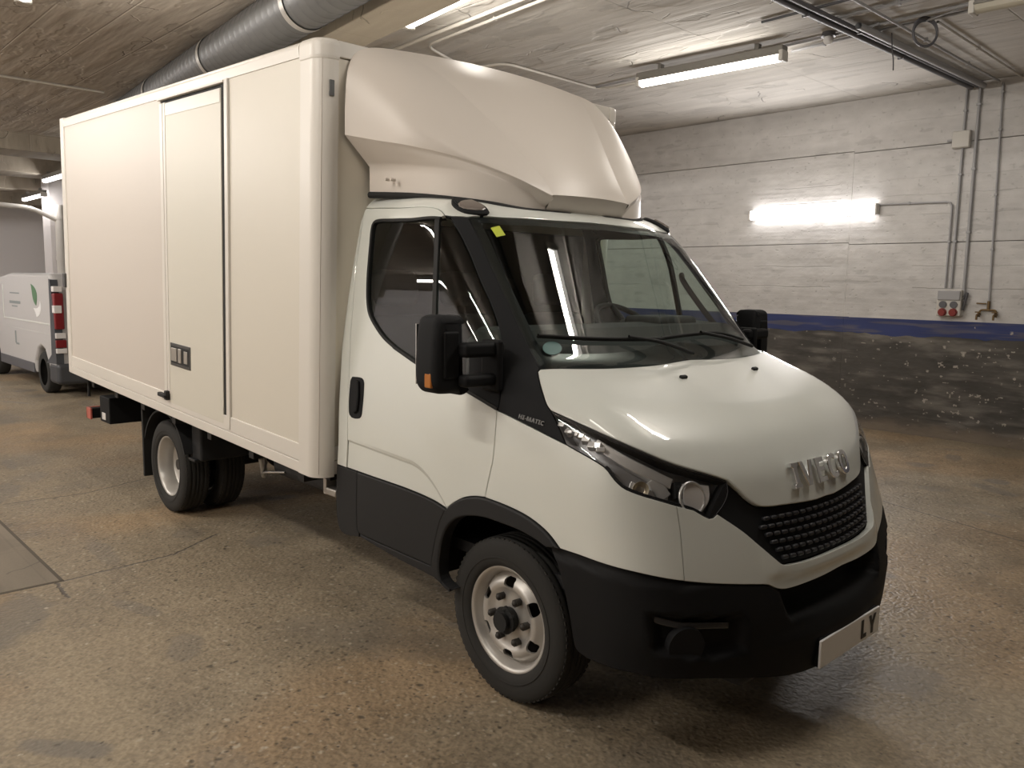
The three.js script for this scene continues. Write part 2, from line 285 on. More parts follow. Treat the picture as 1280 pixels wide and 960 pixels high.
{ // a projecting pillar at the far end
  structure(mesh('wall_pillar', planarUV(box(-18.6, -18.0, 0, CEIL, -2.75, -1.95, 0.01), (x, y, z) => [(x + z) / 8, y / 4]), M.farWall));
}
// ---------------------------------------------------------------- lamps
function areaLight(parent, w, h, power, colour, position, target) {
  const l = new THREE.RectAreaLight(colour, power, w, h);
  l.position.set(...position); l.castShadow = true; parent.add(l);
  l.lookAt(...target);
  return l;
}
function ceilingLamp(x, z, lit, slant, y, power, label) {
  const t = thing('ceiling_lamp', label, 'lamp', [x, y, z]), turn = -Math.atan(slant), cool = x < -10;
  t.rotation.y = turn; t.updateMatrixWorld();
  mesh('housing', [box(-0.83, 0.83, -0.125, -0.055, -0.058, 0.058, 0.012), box(-0.80, 0.80, -0.14, -0.12, -0.066, 0.066, 0.006)], M.lampTray, t);
  const d = new THREE.Shape(); d.moveTo(-0.056, 0); d.lineTo(-0.05, -0.035); d.quadraticCurveTo(-0.03, -0.058, 0, -0.06); d.quadraticCurveTo(0.03, -0.058, 0.05, -0.035); d.lineTo(0.056, 0);
  const g = new THREE.ExtrudeGeometry(d, { depth: 1.58, bevelEnabled: false, curveSegments: 6 }); g.rotateY(Math.PI / 2); g.translate(-0.79, -0.14, 0);
  mesh('diffuser', g, lit ? (cool ? M.wallGlow : M.lampGlow) : M.lampOff, t);
  for (const s of [-1, 1]) { mesh('end_cap', box(s * 0.79, s * 0.835, -0.2, -0.1, -0.062, 0.062, 0.01), M.lampBody, t); mesh('bracket', box(s * 0.55 - 0.02, s * 0.55 + 0.02, -0.06, 0, -0.03, 0.03), M.lampTray, t); }
  if (lit) for (const s of [-1, 1]) { const l = areaLight(t, 1.56, 0.075, LAMP_POWER * power, cool ? COOL : WARM, [0, -0.186, s * 0.062], t.localToWorld(new THREE.Vector3(0, -1.186, s * (0.062 + TILT))).toArray()); }
  return t;
}
const TILT = 1.9;
const LAMP_LABELS = [
  'lit ceiling tube lamp at the top of the photo, just above the truck roof fairing',
  'lit ceiling tube lamp out of frame, mirrored in the truck windscreen',
  'lit ceiling tube lamp right of the roof fairing, in front of the painted wall',
  'unlit cream ceiling tube lamp in the top right corner of the photo',
  'lit ceiling tube lamp out of frame, over the rear half of the cargo box',
  'lit ceiling tube lamp out of frame, over the cab door side',
  'lit ceiling tube lamp out of frame, middle row, farthest to the rear',
  'lit ceiling tube lamp out of frame, middle row, level with the cargo box',
  'lit ceiling tube lamp out of frame, middle row, nearest overhead to the viewpoint',
  'lit ceiling tube lamp out of frame, outer row, farthest to the rear',
  'lit ceiling tube lamp out of frame, outer row, level with the cargo box',
  'lit ceiling tube lamp out of frame, outer row, level with the cab',
  'small lit lamp at the far left, deepest in the hall above the parked van',
  'small lit lamp at the far left, nearest the cargo box top edge',
  'lit ceiling tube lamp out of frame at the left, beside the parked van',
  'lit ceiling tube lamp out of frame at the left, farthest from the parked van',
  'lit ceiling tube lamp out of frame at the left, near the far end wall',
];
LAMPS.forEach((l, i) => ceilingLamp(...l, LAMP_LABELS[i]));
{
  const t = thing('wall_lamp', 'bright white lit tube lamp mounted level on the painted concrete wall', 'lamp', [-2.82, 2.715, WALL_Z]);
  mesh('back_plate', box(-0.86, 0.86, -0.06, 0.06, 0, 0.03, 0.008), M.lampBody, t);
  mesh('diffuser', box(-0.85, 0.85, -0.065, 0.065, 0.026, 0.105, 0.03), glow(COOL, 9), t);
  for (const s of [-1, 1]) mesh('end_cap', box(s * 0.845, s * 0.872, -0.066, 0.066, 0.01, 0.106, 0.012), M.lampBody, t);
  areaLight(t, 1.66, 0.12, WALL_LAMP_POWER, COOL, [0, 0, 0.113], [-2.82, 2.715, 5]);
}
// ---------------------------------------------------------------- services on wall and ceiling
{
  const t = thing('ventilation_duct', 'grey spiral metal ventilation duct running above the cargo box', 'duct', [-4, 3.84, -0.19]);
  t.rotation.y = -0.095;
  const prof = [], L = 2.0; for (let k = 0; k <= 16; k++) { const x = k * L / 16; prof.push([0.198, x]); if (k < 16) { prof.push([0.198, x + 0.112]); prof.push([0.2035, x + 0.118]); } }
  const g = new THREE.LatheGeometry(prof.map(([r, x]) => new THREE.Vector2(r, x)), 40); g.rotateZ(-Math.PI / 2);
  const c = new THREE.CylinderGeometry(0.208, 0.208, 0.07, 40, 1, true); c.rotateZ(Math.PI / 2);
  for (let k = 0; k < 8; k++) { const s = mesh('duct_section', g, M.galvanised, t); s.position.x = -5.5 + k * L; const b = mesh('collar', c, M.steel, t); b.position.x = -5.5 + k * L; }
  for (let k = 0; k < 4; k++) mesh('hanger', [rod([-4.6 + k * 4, 0.19, 0], [-4.6 + k * 4, 0.225, 0], 0.006)], M.galvanised, t);
}
function pipe(name, label, points, r, m, clips = [], bend = 0.05) {
  const t = thing(name, label, 'pipe', points[0]), o = points[0];
  mesh('run', tube(points.map(p => p.map((v, i) => v - o[i])), r, 10, bend), m, t);
  for (const [x, y, z, axis] of clips) { const k = r + 0.006; mesh('clip', box(x - o[0] - (axis === 'x' ? 0.012 : k), x - o[0] + (axis === 'x' ? 0.012 : k), y - o[1] - (axis === 'y' ? 0.012 : k), y - o[1] + (axis === 'y' ? 0.012 : k), z - o[2] - (axis === 'z' ? 0.012 : k), z - o[2] + (axis === 'z' ? 0.012 : k), 0.004), m, t); }
  return t;
}
const W = WALL_Z + 0.03;
pipe('conduit', 'grey conduit down the wall through the square junction box into the socket box', [[-1.06, 4.05, W], [-1.062, 1.77, W]], 0.014, M.pvc, [[-1.06, 3.75, W, 'y'], [-1.06, 3.05, W, 'y'], [-1.06, 2.3, W, 'y']], 0.07);
pipe('conduit', 'grey conduit down the wall just right of the junction box, ending beside the socket box', [[-0.925, 4.05, W], [-0.925, 1.72, W], [-0.895, 1.58, W]], 0.017, M.pvc, [[-0.925, 3.8, W, 'y'], [-0.925, 3.1, W, 'y'], [-0.925, 2.4, W, 'y']], 0.09);
pipe('conduit', 'thin grey conduit bending from the wall lamp down to the socket box', [[-1.95, 2.765, W], [-1.122, 2.75, W], [-1.125, 1.77, W]], 0.011, M.pvc, [[-1.6, 2.762, W, 'x'], [-1.122, 2.3, W, 'y']], 0.06);
pipe('water_pipe', 'thin grey water pipe running down the wall to the brass taps', [[-0.70, 4.0, W], [-0.655, 1.6, W], [-0.655, 1.53, W]], 0.011, M.pvc, [[-0.698, 3.9, W, 'y'], [-0.69, 3.5, W, 'y'], [-0.678, 2.8, W, 'y'], [-0.668, 2.2, W, 'y']], 0.02);
{
  const t = thing('junction_box', 'square pale grey junction box high on the wall at the conduits', 'box', [-1.07, 3.435, WALL_Z]);
  mesh('housing', box(-0.095, 0.095, -0.095, 0.095, 0.0, 0.075, 0.012), M.lampBody, t);
  mesh('cover', box(-0.088, 0.088, -0.088, 0.088, 0.07, 0.083, 0.006), M.lampBody, t);
  mesh('cable_gland', [rod([-0.155, 0, 0.035], [-0.09, 0, 0.035], 0.014)], M.pvc, t);
}
{
  const t = thing('socket_box', 'grey socket box on the wall with two black sockets above two red ones', 'socket', [-1.05, 1.6, WALL_Z]);
  mesh('housing', box(-0.13, 0.13, -0.15, 0.15, 0.0, 0.11, 0.012), M.lampBody, t);
  mesh('cover', box(-0.122, 0.122, 0.03, 0.14, 0.1, 0.128, 0.012), M.pvc, t);
  for (const s of [-1, 1]) { const k = mesh('socket', [rod([s * 0.058, -0.02, 0.1], [s * 0.058, -0.02, 0.125], 0.04, 24)], M.pvcDark, t); k.userData.label = 'black round socket'; }
  for (const s of [-1, 1]) { const k = mesh('socket', [rod([s * 0.058, -0.105, 0.1], [s * 0.058, -0.11, 0.15], 0.038, 24), rod([s * 0.058, -0.108, 0.11], [s * 0.058, -0.108, 0.125], 0.046, 24)], std(rgb(0.24, 0.035, 0.03), 0.45), t); k.userData.label = 'red round socket'; }
  mesh('cable', curveTube([[0.13, 0.05, 0.05], [0.17, 0.12, 0.05], [0.155, 0.02, 0.05], [0.135, -0.08, 0.05]], 0.014), M.pvcDark, t);
}
{
  const t = thing('wall_tap', 'pair of old brass taps on a forked pipe above the blue band', 'tap', [-0.655, 1.5, WALL_Z]);
  mesh('fork', tube([[-0.085, -0.05, 0.04], [-0.085, 0.03, 0.04], [0.085, 0.03, 0.04], [0.085, -0.05, 0.04]], 0.011), M.brass, t);
  mesh('stop_valve', [rod([0, 0.02, 0.03], [0, 0.13, 0.03], 0.017), rod([-0.02, 0.1, 0.04], [-0.12, 0.103, 0.05], 0.008)], M.brass, t);
  for (const s of [-1, 1]) { const k = mesh('tap', [rod([s * 0.085, -0.02, 0.03], [s * 0.085, -0.03, 0.09], 0.016), curveTube([[s * 0.085, -0.025, 0.08], [s * 0.085, -0.03, 0.12], [s * 0.085, -0.08, 0.13]], 0.012, 12)], M.brass, t); mesh('lever', [rod([s * 0.085 - 0.03, 0.005, 0.09], [s * 0.085 + 0.03, 0.005, 0.09], 0.007), rod([s * 0.085, -0.02, 0.09], [s * 0.085, 0.005, 0.09], 0.006)], M.brass, k); }
}
// ceiling cables and conduits
pipe('conduit', 'thickest dark conduit across the ceiling towards the wall, outermost of the bundle', [[-1.16, 3.99, -1.2], [-1.13, 3.99, -3.2], [-1.01, 3.99, -7.0]], 0.026, M.pvcDark, [[-1.124, 3.99, -3.4, 'z'], [-1.067, 3.99, -5.2, 'z']]);
pipe('conduit', 'dark conduit across the ceiling beside the thickest one', [[-1.085, 4.0, -1.2], [-1.06, 4.0, -3.2], [-0.955, 4.0, -7.0]], 0.02, M.pvcDark, [[-1.032, 4.0, -4.2, 'z']]);
pipe('conduit', 'open-ended grey conduit starting near the ceiling rose, beside the dark bundle', [[-0.955, 3.985, -4.0], [-0.875, 3.985, -6.98]], 0.03, M.pvc);
pipe('conduit', 'thin grey conduit across the ceiling, between the dark bundle and the coil', [[-0.74, 4.01, -1.0], [-0.73, 4.01, -7.0]], 0.012, M.pvc, [[-0.734, 4.01, -4.9, 'z'], [-0.732, 4.01, -6.0, 'z']]);
pipe('conduit', 'faint pale conduit across the ceiling, behind the cable coil', [[-0.50, 4.035, -4.52], [-0.53, 4.035, -7.02]], 0.012, M.lampBody, [[-0.512, 4.035, -5.6, 'z']]);
pipe('conduit', 'grey conduit along the ceiling from the lit lamp towards the unlit lamp', [[-4.24, 4.042, -4.33], [-1.7, 4.042, -4.30], [0.0, 4.042, -4.25]], 0.013, M.pvc, [[-3.1, 4.04, -4.317, 'x'], [-2.2, 4.04, -4.306, 'x'], [-0.9, 4.04, -4.276, 'x']]);
pipe('conduit', 'second grey conduit along the ceiling, on the wall side of the lit lamp', [[-1.85, 4.042, -4.52], [-1.2, 4.042, -4.46], [0.3, 4.042, -4.4]], 0.013, M.pvc, [[-1.5, 4.04, -4.488, 'x']]);
pipe('conduit', 'grey conduit along the ceiling beside the unlit lamp, crossing over the coil', [[-1.25, 4.04, -3.86], [-0.3, 4.04, -3.82], [0.0, 4.04, -3.72], [2.5, 4.04, -3.62]], 0.013, M.pvc, [[-0.55, 4.04, -3.831, 'x']]);
pipe('conduit', 'thin dark conduit along the ceiling, nearest the viewer at the upper right', [[-1.6, 4.043, -3.52], [2.5, 4.043, -3.36]], 0.012, M.pvcDark, [[-0.4, 4.04, -3.473, 'x']]);
pipe('conduit', 'white conduit looping over the ceiling behind the roof fairing', [[-2.4, 4.035, -1.76], [-4.3, 4.035, -1.9], [-4.68, 4.035, -2.75], [-4.2, 4.035, -2.86], [-4.23, 4.035, -4.42], [-3.6, 4.035, -4.45]], 0.014, M.pvcPale, [[-3.2, 4.04, -1.82, 'x']], 0.16);
pipe('conduit', 'second white conduit beside the lit lamp at the top of the photo', [[1.5, 4.03, -1.35], [-4.9, 4.03, -1.78]], 0.018, M.pvcPale, []);
pipe('conduit', 'pale conduit crossing the bare ceiling at the left towards the duct', [[-8.9, 4.04, 5.0], [-8.9, 4.04, -0.35]], 0.014, M.pvcPale, [[-8.9, 4.045, 2.5, 'z'], [-8.9, 4.045, 1.2, 'z']]);
{
  const t = thing('ceiling_rose', 'small round white cable rose on the ceiling at the conduits', 'fitting', [-1.34, CEIL, -4.24]);
  mesh('base', new THREE.CylinderGeometry(0.055, 0.065, 0.04, 24).translate(0, -0.02, 0), M.pvcDark, t);
  mesh('bulb', new THREE.SphereGeometry(0.045, 20, 12).translate(0, -0.065, 0), M.plate, t);
}
{
  const t = thing('cable_coil', 'grey cable coil hanging from the ceiling conduits at the upper right', 'cable', [-0.56, 3.93, -4.42]);
  const g = []; for (let k = 0; k < 3; k++) { const r = new THREE.TorusGeometry(0.105 + 0.007 * k, 0.0105, 8, 36); r.rotateY(0.85 + 0.1 * k); r.translate(0.006 * k, 0.002 * k, 0.014 * k); g.push(r); }
  mesh('loops', g, M.pvcDark, t); mesh('tail', curveTube([[0, 0.1, 0], [0.06, 0.11, 0.02], [0.22, 0.1, 0.1], [0.4, 0.11, 0.16]], 0.008), M.pvc, t);
}
tag(mesh('loose_wire', curveTube([[-0.9, 4.03, -4.55], [-0.91, 3.93, -4.6], [-0.94, 3.83, -4.72], [-0.96, 3.76, -4.78]], 0.006, 24), M.pvcDark), 'short loose wire dangling from the dark ceiling conduits', 'wire');
{ // pipe against the far pillar
  const t = thing('down_pipe', 'pale vertical pipe against the far pillar, behind the parked van', 'pipe', [-17.86, 0, -2.1]);
  mesh('run', [rod([0, 0, 0], [0, 3.3, 0], 0.09, 20)], M.pvcPale, t);
  for (const y of [0.9, 2.1, 3.0]) mesh('collar', [rod([0, y, 0], [0, y + 0.08, 0], 0.105, 20)], M.pvcPale, t);
  mesh('branch', tube([[0, 2.95, 0.0], [0.05, 3.2, 0.55], [0.05, 3.25, 1.6]], 0.05, 12, 0.2), M.pvcPale, t);
}
const K = {
 rearTop: [[-1.3, 2.124, 0.81], [-1.285, 2.023, 0.859], [-1.268, 1.771, 0.907], [-1.25, 1.536, 0.941], [-1.222, 1.254, 0.976], [-1.21, 0.95, 0.998], [-1.219, 0.803, 1.001]],
 rearLow: [[-1.219, 0.799, 1.001], [-1.224, 0.528, 1.001], [-1.183, 0.452, 0.998], [-1.018, 0.463, 0.999]],
 doorTop: [[-0.573, 2.035, 0.821], [-0.613, 2.059, 0.813], [-0.66, 2.074, 0.813], [-0.901, 2.086, 0.833], [-1.2, 2.101, 0.83]],
 doorRear: [[-1.2, 2.101, 0.83], [-1.191, 1.959, 0.872], [-1.186, 1.771, 0.907], [-1.169, 1.58, 0.935], [-1.165, 1.46, 0.951], [-1.138, 1.194, 0.982], [-1.123, 0.942, 0.998], [-1.132, 0.798, 1.001]],
 doorFront: [[-0.034, 1.226, 0.979], [-0.032, 1.139, 0.987], [-0.036, 1.024, 0.995], [-0.051, 0.962, 0.998], [-0.076, 0.861, 1]],
 sillLine: [[-1.219, 0.801, 1.001], [-1.132, 0.798, 1.001], [-0.915, 0.794, 1.001], [-0.611, 0.789, 1.001], [-0.422, 0.776, 1.001], [-0.324, 0.757, 1.002]],
 belt: [[-0.789, 1.425, 0.955], [-0.578, 1.359, 0.963], [-0.387, 1.312, 0.969], [-0.226, 1.276, 0.973], [-0.034, 1.226, 0.979]],
 winOuter: [[-0.573, 2.035, 0.821], [-0.589, 2.03, 0.832], [-0.744, 2.03, 0.855], [-0.935, 2.033, 0.856], [-1.078, 2.034, 0.856], [-1.106, 2.012, 0.861], [-1.097, 1.909, 0.881], [-1.086, 1.818, 0.899], [-1.073, 1.72, 0.915], [-1.055, 1.638, 0.927], [-1.024, 1.573, 0.936], [-0.962, 1.518, 0.944], [-0.881, 1.465, 0.95], [-0.789, 1.425, 0.955]],
 pillarIn: [[-0.573, 2.035, 0.821], [-0.549, 2.031, 0.813], [-0.391, 1.877, 0.837], [-0.284, 1.746, 0.858], [-0.212, 1.663, 0.867], [-0.14, 1.566, 0.884], [-0.095, 1.487, 0.906], [-0.054, 1.361, 0.946], [-0.028, 1.268, 0.972], [-0.034, 1.226, 0.979]],
 divider: [[-0.609, 2.028, 0.839], [-0.562, 1.886, 0.884], [-0.537, 1.744, 0.911], [-0.509, 1.568, 0.937], [-0.475, 1.334, 0.966]],
 pillarOut: [[-0.482, 2.029, 0.762], [-0.374, 1.921, 0.783], [-0.258, 1.781, 0.802], [-0.14, 1.642, 0.815], [-0.034, 1.514, 0.828], [0.077, 1.399, 0.849]],
 hoodCorner: [[0.082, 1.388, 0.867], [0.12, 1.355, 0.895], [0.174, 1.306, 0.926], [0.208, 1.274, 0.942], [0.236, 1.256, 0.948]],
 wedgeLow: [[-0.034, 1.226, 0.979], [0.058, 1.207, 0.98], [0.211, 1.175, 0.982], [0.347, 1.144, 0.979]],
 lampRear: [[0.236, 1.256, 0.948], [0.298, 1.199, 0.967], [0.347, 1.144, 0.979]],
 wsTop: [[-0.482, 2.029, 0.762], [-0.43, 2.035, 0.639], [-0.402, 2.038, 0.464], [-0.378, 2.038, 0.272], [-0.37, 2.042, -0.017]],
 wsBase: [[0.08, 1.396, 0.852], [0.153, 1.396, 0.718], [0.193, 1.391, 0.54], [0.212, 1.39, 0.292], [0.198, 1.4, 0.015]],
 lampTop: [[0.236, 1.256, 0.948], [0.419, 1.212, 0.928], [0.582, 1.154, 0.861], [0.673, 1.097, 0.755], [0.75, 1.045, 0.611], [0.775, 1.023, 0.555]],
 lampLow: [[0.347, 1.144, 0.979], [0.515, 1.086, 0.956], [0.559, 1.046, 0.949], [0.599, 1.017, 0.934], [0.696, 0.974, 0.837], [0.75, 0.937, 0.731], [0.78, 0.902, 0.675], [0.787, 0.903, 0.654], [0.789, 0.913, 0.635]],
 lampIn: [[0.789, 0.913, 0.635], [0.792, 0.945, 0.592], [0.787, 0.984, 0.561], [0.775, 1.023, 0.555]],
 hoodLow: [[0.775, 1.023, 0.555], [0.803, 0.978, 0.509], [0.822, 0.943, 0.474], [0.842, 0.915, 0.423], [0.871, 0.903, 0.276], [0.892, 0.892, 0.074]],
 grilleLow: [[0.789, 0.913, 0.635], [0.841, 0.84, 0.538], [0.875, 0.783, 0.478], [0.902, 0.731, 0.428], [0.919, 0.702, 0.39], [0.932, 0.696, 0.323], [0.947, 0.693, 0.207], [0.956, 0.695, 0.058]],
 fenderSeam: [[0.72, 0.958, 0.794], [0.742, 0.884, 0.8], [0.764, 0.804, 0.812], [0.789, 0.708, 0.826]],
 bumperTop: [[0.353, 0.753, 1.002], [0.519, 0.751, 1], [0.655, 0.74, 0.962], [0.73, 0.726, 0.906], [0.789, 0.708, 0.826], [0.827, 0.69, 0.739], [0.905, 0.653, 0.517], [0.919, 0.644, 0.472], [0.932, 0.626, 0.438], [0.943, 0.616, 0.393], [0.966, 0.617, 0.241], [0.977, 0.625, 0.044]],
 archOut: [[-0.324, 0.757, 1.002], [-0.275, 0.796, 1.001], [-0.212, 0.831, 1.001], [-0.146, 0.851, 1], [-0.076, 0.861, 1], [0.036, 0.856, 1], [0.151, 0.843, 1], [0.223, 0.825, 1.001], [0.291, 0.797, 1.001], [0.353, 0.753, 1.002]],
 archIn: [[-0.277, 0.407, 0.996], [-0.348, 0.433, 0.998], [-0.362, 0.488, 1], [-0.355, 0.545, 1.002], [-0.338, 0.618, 1.002], [-0.3, 0.688, 1.002], [-0.242, 0.736, 1.002], [-0.168, 0.763, 1.002], [-0.068, 0.779, 1.001], [0.053, 0.778, 1.002], [0.15, 0.773, 1.002], [0.243, 0.757, 1.002], [0.287, 0.743, 1.002]],
 archRear: [[-0.324, 0.757, 1.002], [-0.366, 0.68, 1.003], [-0.406, 0.55, 1.002], [-0.42, 0.483, 1], [-0.411, 0.437, 0.998], [-0.343, 0.412, 0.996], [-0.277, 0.405, 0.996]],
 bumperArch: [[0.353, 0.753, 1.002], [0.287, 0.743, 1.002], [0.331, 0.692, 1.002], [0.375, 0.589, 1.002], [0.405, 0.485, 1], [0.42, 0.411, 0.996], [0.436, 0.379, 0.994], [0.487, 0.364, 0.994]],
 bumperLow: [[0.487, 0.364, 0.994], [0.602, 0.367, 0.99], [0.701, 0.37, 0.96], [0.826, 0.357, 0.835], [0.904, 0.312, 0.593], [0.947, 0.278, 0.346], [0.974, 0.276, 0.085]],
 doorLow: [[-1.028, 0.78, 1.001], [-1.03, 0.502, 1], [-1.016, 0.488, 1], [-0.981, 0.482, 1], [-0.644, 0.477, 0.999], [-0.426, 0.474, 0.999]],
 sillLow: [[-1.018, 0.463, 0.999], [-0.737, 0.437, 0.998], [-0.603, 0.429, 0.997], [-0.406, 0.42, 0.997]],
 intakeTop: [[0.934, 0.619, 0.438], [0.946, 0.605, 0.394], [0.97, 0.603, 0.246], [0.982, 0.608, 0.052]],
 intakeLow: [[0.968, 0.521, 0.383], [0.986, 0.488, 0.289], [1.002, 0.494, 0.125], [1.004, 0.509, -0.022]],
 fogOuter: [[0.731, 0.63, 0.933], [0.704, 0.594, 0.959], [0.72, 0.551, 0.955], [0.748, 0.478, 0.941], [0.812, 0.437, 0.869], [0.876, 0.406, 0.715], [0.907, 0.401, 0.617], [0.923, 0.432, 0.571]],
};
// ---------------------------------------------------------------- the truck's cab skin
// The cab is one smooth solid, given as a signed distance: side, nose, bonnet, windscreen and roof surfaces rounded into each other.
const smax = (a, b, k) => { const h = Math.max(k - Math.abs(a - b), 0) / k; return Math.max(a, b) + h * h * k * 0.25; };
const smin = (a, b, k) => -smax(-a, -b, k);
function table(t, x) {                                   // smooth interpolation in a table
  const n = t.length; if (x <= t[0][0]) return t[0][1]; if (x >= t[n - 1][0]) return t[n - 1][1];
  let i = 0; while (t[i + 1][0] < x) i++;
  const p = j => t[Math.min(Math.max(j, 0), n - 1)], m = j => (p(j + 1)[1] - p(j - 1)[1]) / (p(j + 1)[0] - p(j - 1)[0]);
  const h = t[i + 1][0] - t[i][0], u = (x - t[i][0]) / h;
  return (2 * u * u * u - 3 * u * u + 1) * t[i][1] + (u * u * u - 2 * u * u + u) * h * m(i) + (-2 * u * u * u + 3 * u * u) * t[i + 1][1] + (u * u * u - u * u) * h * m(i + 1);
}
const FRONT=[[.1,.87],[.22,.94],[.3,.985],[.42,1.0],[.5,1.005],[.58,.99],[.65,.97],[.75,.94],[.9,.89],[1.02,.85],[1.1,.815],[1.2,.77],[1.4,.6],[2,.0]];
const SIDE=[[.1,.975],[.5,1.0],[.85,1.0],[1.1,.99],[1.4,.958],[1.75,.91],[2.05,.853],[2.2,.82]];
function sd(x, y, z) {
  z = Math.abs(z);
  const side=(z-table(SIDE,y));
  const front=(x-table(FRONT,y)+.24*z*z)*.93;
  const hood=(y-(1.472-.378*x-.02*z*z-.03*z**4))*.94;
  const wind=Math.max((.65*(x-.19+.16*z*z)+.546*(y-1.395))/.849,x-.4);
  const roof=(y-(2.19-.05*z*z-.15*Math.max(0,x+1.1)**1.5))*.98;
  let d=smin(smax(hood,front,.15),wind,.02);
  d=smax(d,side,.2);
  d=smax(d,roof,.12);
  return d;
}
function grad(P) { const e = 0.003, [x, y, z] = P, a = sd(x + e, y, z) - sd(x - e, y, z), b = sd(x, y + e, z) - sd(x, y - e, z), c = sd(x, y, z + e) - sd(x, y, z - e), l = Math.hypot(a, b, c); return [a / l, b / l, c / l]; }
// every skin point is named by its direction from a point inside the cab, flattened by stereographic projection
const HUB = [-0.6, 1.05, 0], AX = [0.9246, 0.3809, 0], EV = [-0.3809, 0.9246, 0];
function toFlat(P) { const d = P.map((v, i) => v - HUB[i]), l = Math.hypot(...d), c = (d[0] * AX[0] + d[1] * AX[1]) / l, k = 2 / (1 + c); return [-k * d[2] / l, k * (d[0] * EV[0] + d[1] * EV[1]) / l]; }
function fromFlat(p) {
  const r = p[0] * p[0] + p[1] * p[1], c = (4 - r) / (4 + r), s = 4 / (4 + r), dx = c * AX[0] + s * p[1] * EV[0], dy = c * AX[1] + s * p[1] * EV[1], dz = -s * p[0];
  let t = 0.5, q = t; while (t < 3 && sd(HUB[0] + dx * t, HUB[1] + dy * t, dz * t) < 0) { q = t; t += 0.1; }
  for (let i = 0; i < 15; i++) { const m = (q + t) / 2; if (sd(HUB[0] + dx * m, HUB[1] + dy * m, dz * m) < 0) q = m; else t = m; }
  const m = (q + t) / 2; return [HUB[0] + dx * m, HUB[1] + dy * m, dz * m];
}
const snap = (P) => fromFlat(toFlat(P));
const sub3 = (a, b) => [a[0] - b[0], a[1] - b[1], a[2] - b[2]], add3 = (a, b, k = 1) => [a[0] + b[0] * k, a[1] + b[1] * k, a[2] + b[2] * k];
const cross3 = (a, b) => [a[1] * b[2] - a[2] * b[1], a[2] * b[0] - a[0] * b[2], a[0] * b[1] - a[1] * b[0]], dot3 = (a, b) => a[0] * b[0] + a[1] * b[1] + a[2] * b[2];
const unit = (a) => { const l = Math.hypot(...a) || 1; return [a[0] / l, a[1] / l, a[2] / l]; };
const dist3 = (a, b) => Math.hypot(a[0] - b[0], a[1] - b[1], a[2] - b[2]);
const rev = (a) => a.slice().reverse();
const mir = (P) => [P[0], P[1], -P[2]];
function smooth(pts) {                                   // Catmull-Rom through an open run of points
  const out = [];
  for (let i = 0; i + 1 < pts.length; i++) {
    const a = pts[Math.max(0, i - 1)], b = pts[i], c = pts[i + 1], d = pts[Math.min(pts.length - 1, i + 2)], n = Math.max(1, Math.ceil(dist3(b, c) / 0.025));
    const l1 = Math.min(1, dist3(b, c) / (dist3(a, c) || 1) ), l2 = Math.min(1, dist3(b, c) / (dist3(b, d) || 1));
    for (let k = 0; k < n; k++) { const u = k / n, u2 = u * u, u3 = u2 * u; out.push([0, 1, 2].map(j => (2 * u3 - 3 * u2 + 1) * b[j] + (u3 - 2 * u2 + u) * (c[j] - a[j]) * l1 + (3 * u2 - 2 * u3) * c[j] + (u3 - u2) * (d[j] - b[j]) * l2)); }
  }
  out.push(pts[pts.length - 1]);
  return out;
}
function outline(...runs) {                              // join runs into a closed outline on the skin
  const out = [];
  for (const r of runs) for (const P of smooth(r)) { const S = snap(P); if (!out.length || dist3(out[out.length - 1], S) > 0.0015) out.push(S); }
  return dense(out, true);
}
const halfRun = (...runs) => dense(runs.flatMap(r => smooth(r).map(snap)).filter((P, i, l) => !i || dist3(P, l[i - 1]) > 0.0015), false);
function dense(run, closed) {
  const out = run.slice(); if (closed) while (out.length > 2 && dist3(out[0], out[out.length - 1]) < 0.0015) out.pop();
  const fine = [];
  out.forEach((P, i) => { const Q = out[(i + 1) % out.length], n = Math.max(1, Math.ceil(dist3(P, Q) / 0.03)); if (!closed && i === out.length - 1) { fine.push(P); return; } for (let k = 0; k < n; k++) fine.push(snap(add3(P, sub3(Q, P), k / n))); });
  return fine;
}
function both(half) {                                    // a half outline that starts and ends on the centre line, completed by its mirror image
  const inner = half.filter(P => Math.abs(P[2]) > 0.004), a = half[0], b = half[half.length - 1];
  return [[a[0], a[1], 0], ...inner, [b[0], b[1], 0], ...rev(inner).map(mir)].map(snap);
}
const FLAT = 0.024;
function clipLine(poly, axis, at, keepAbove) {
  const out = [], s = keepAbove ? 1 : -1;
  for (let i = 0; i < poly.length; i++) {
    const a = poly[i], b = poly[(i + 1) % poly.length], da = (a[axis] - at) * s, db = (b[axis] - at) * s;
    if (da >= 0) out.push(a);
    if ((da > 0 && db < 0) || (da < 0 && db > 0)) { const t = da / (da - db), q = [0, 0]; q[axis] = at; q[1 - axis] = a[1 - axis] + (b[1 - axis] - a[1 - axis]) * t; out.push(q); }
  }
  return out;
}
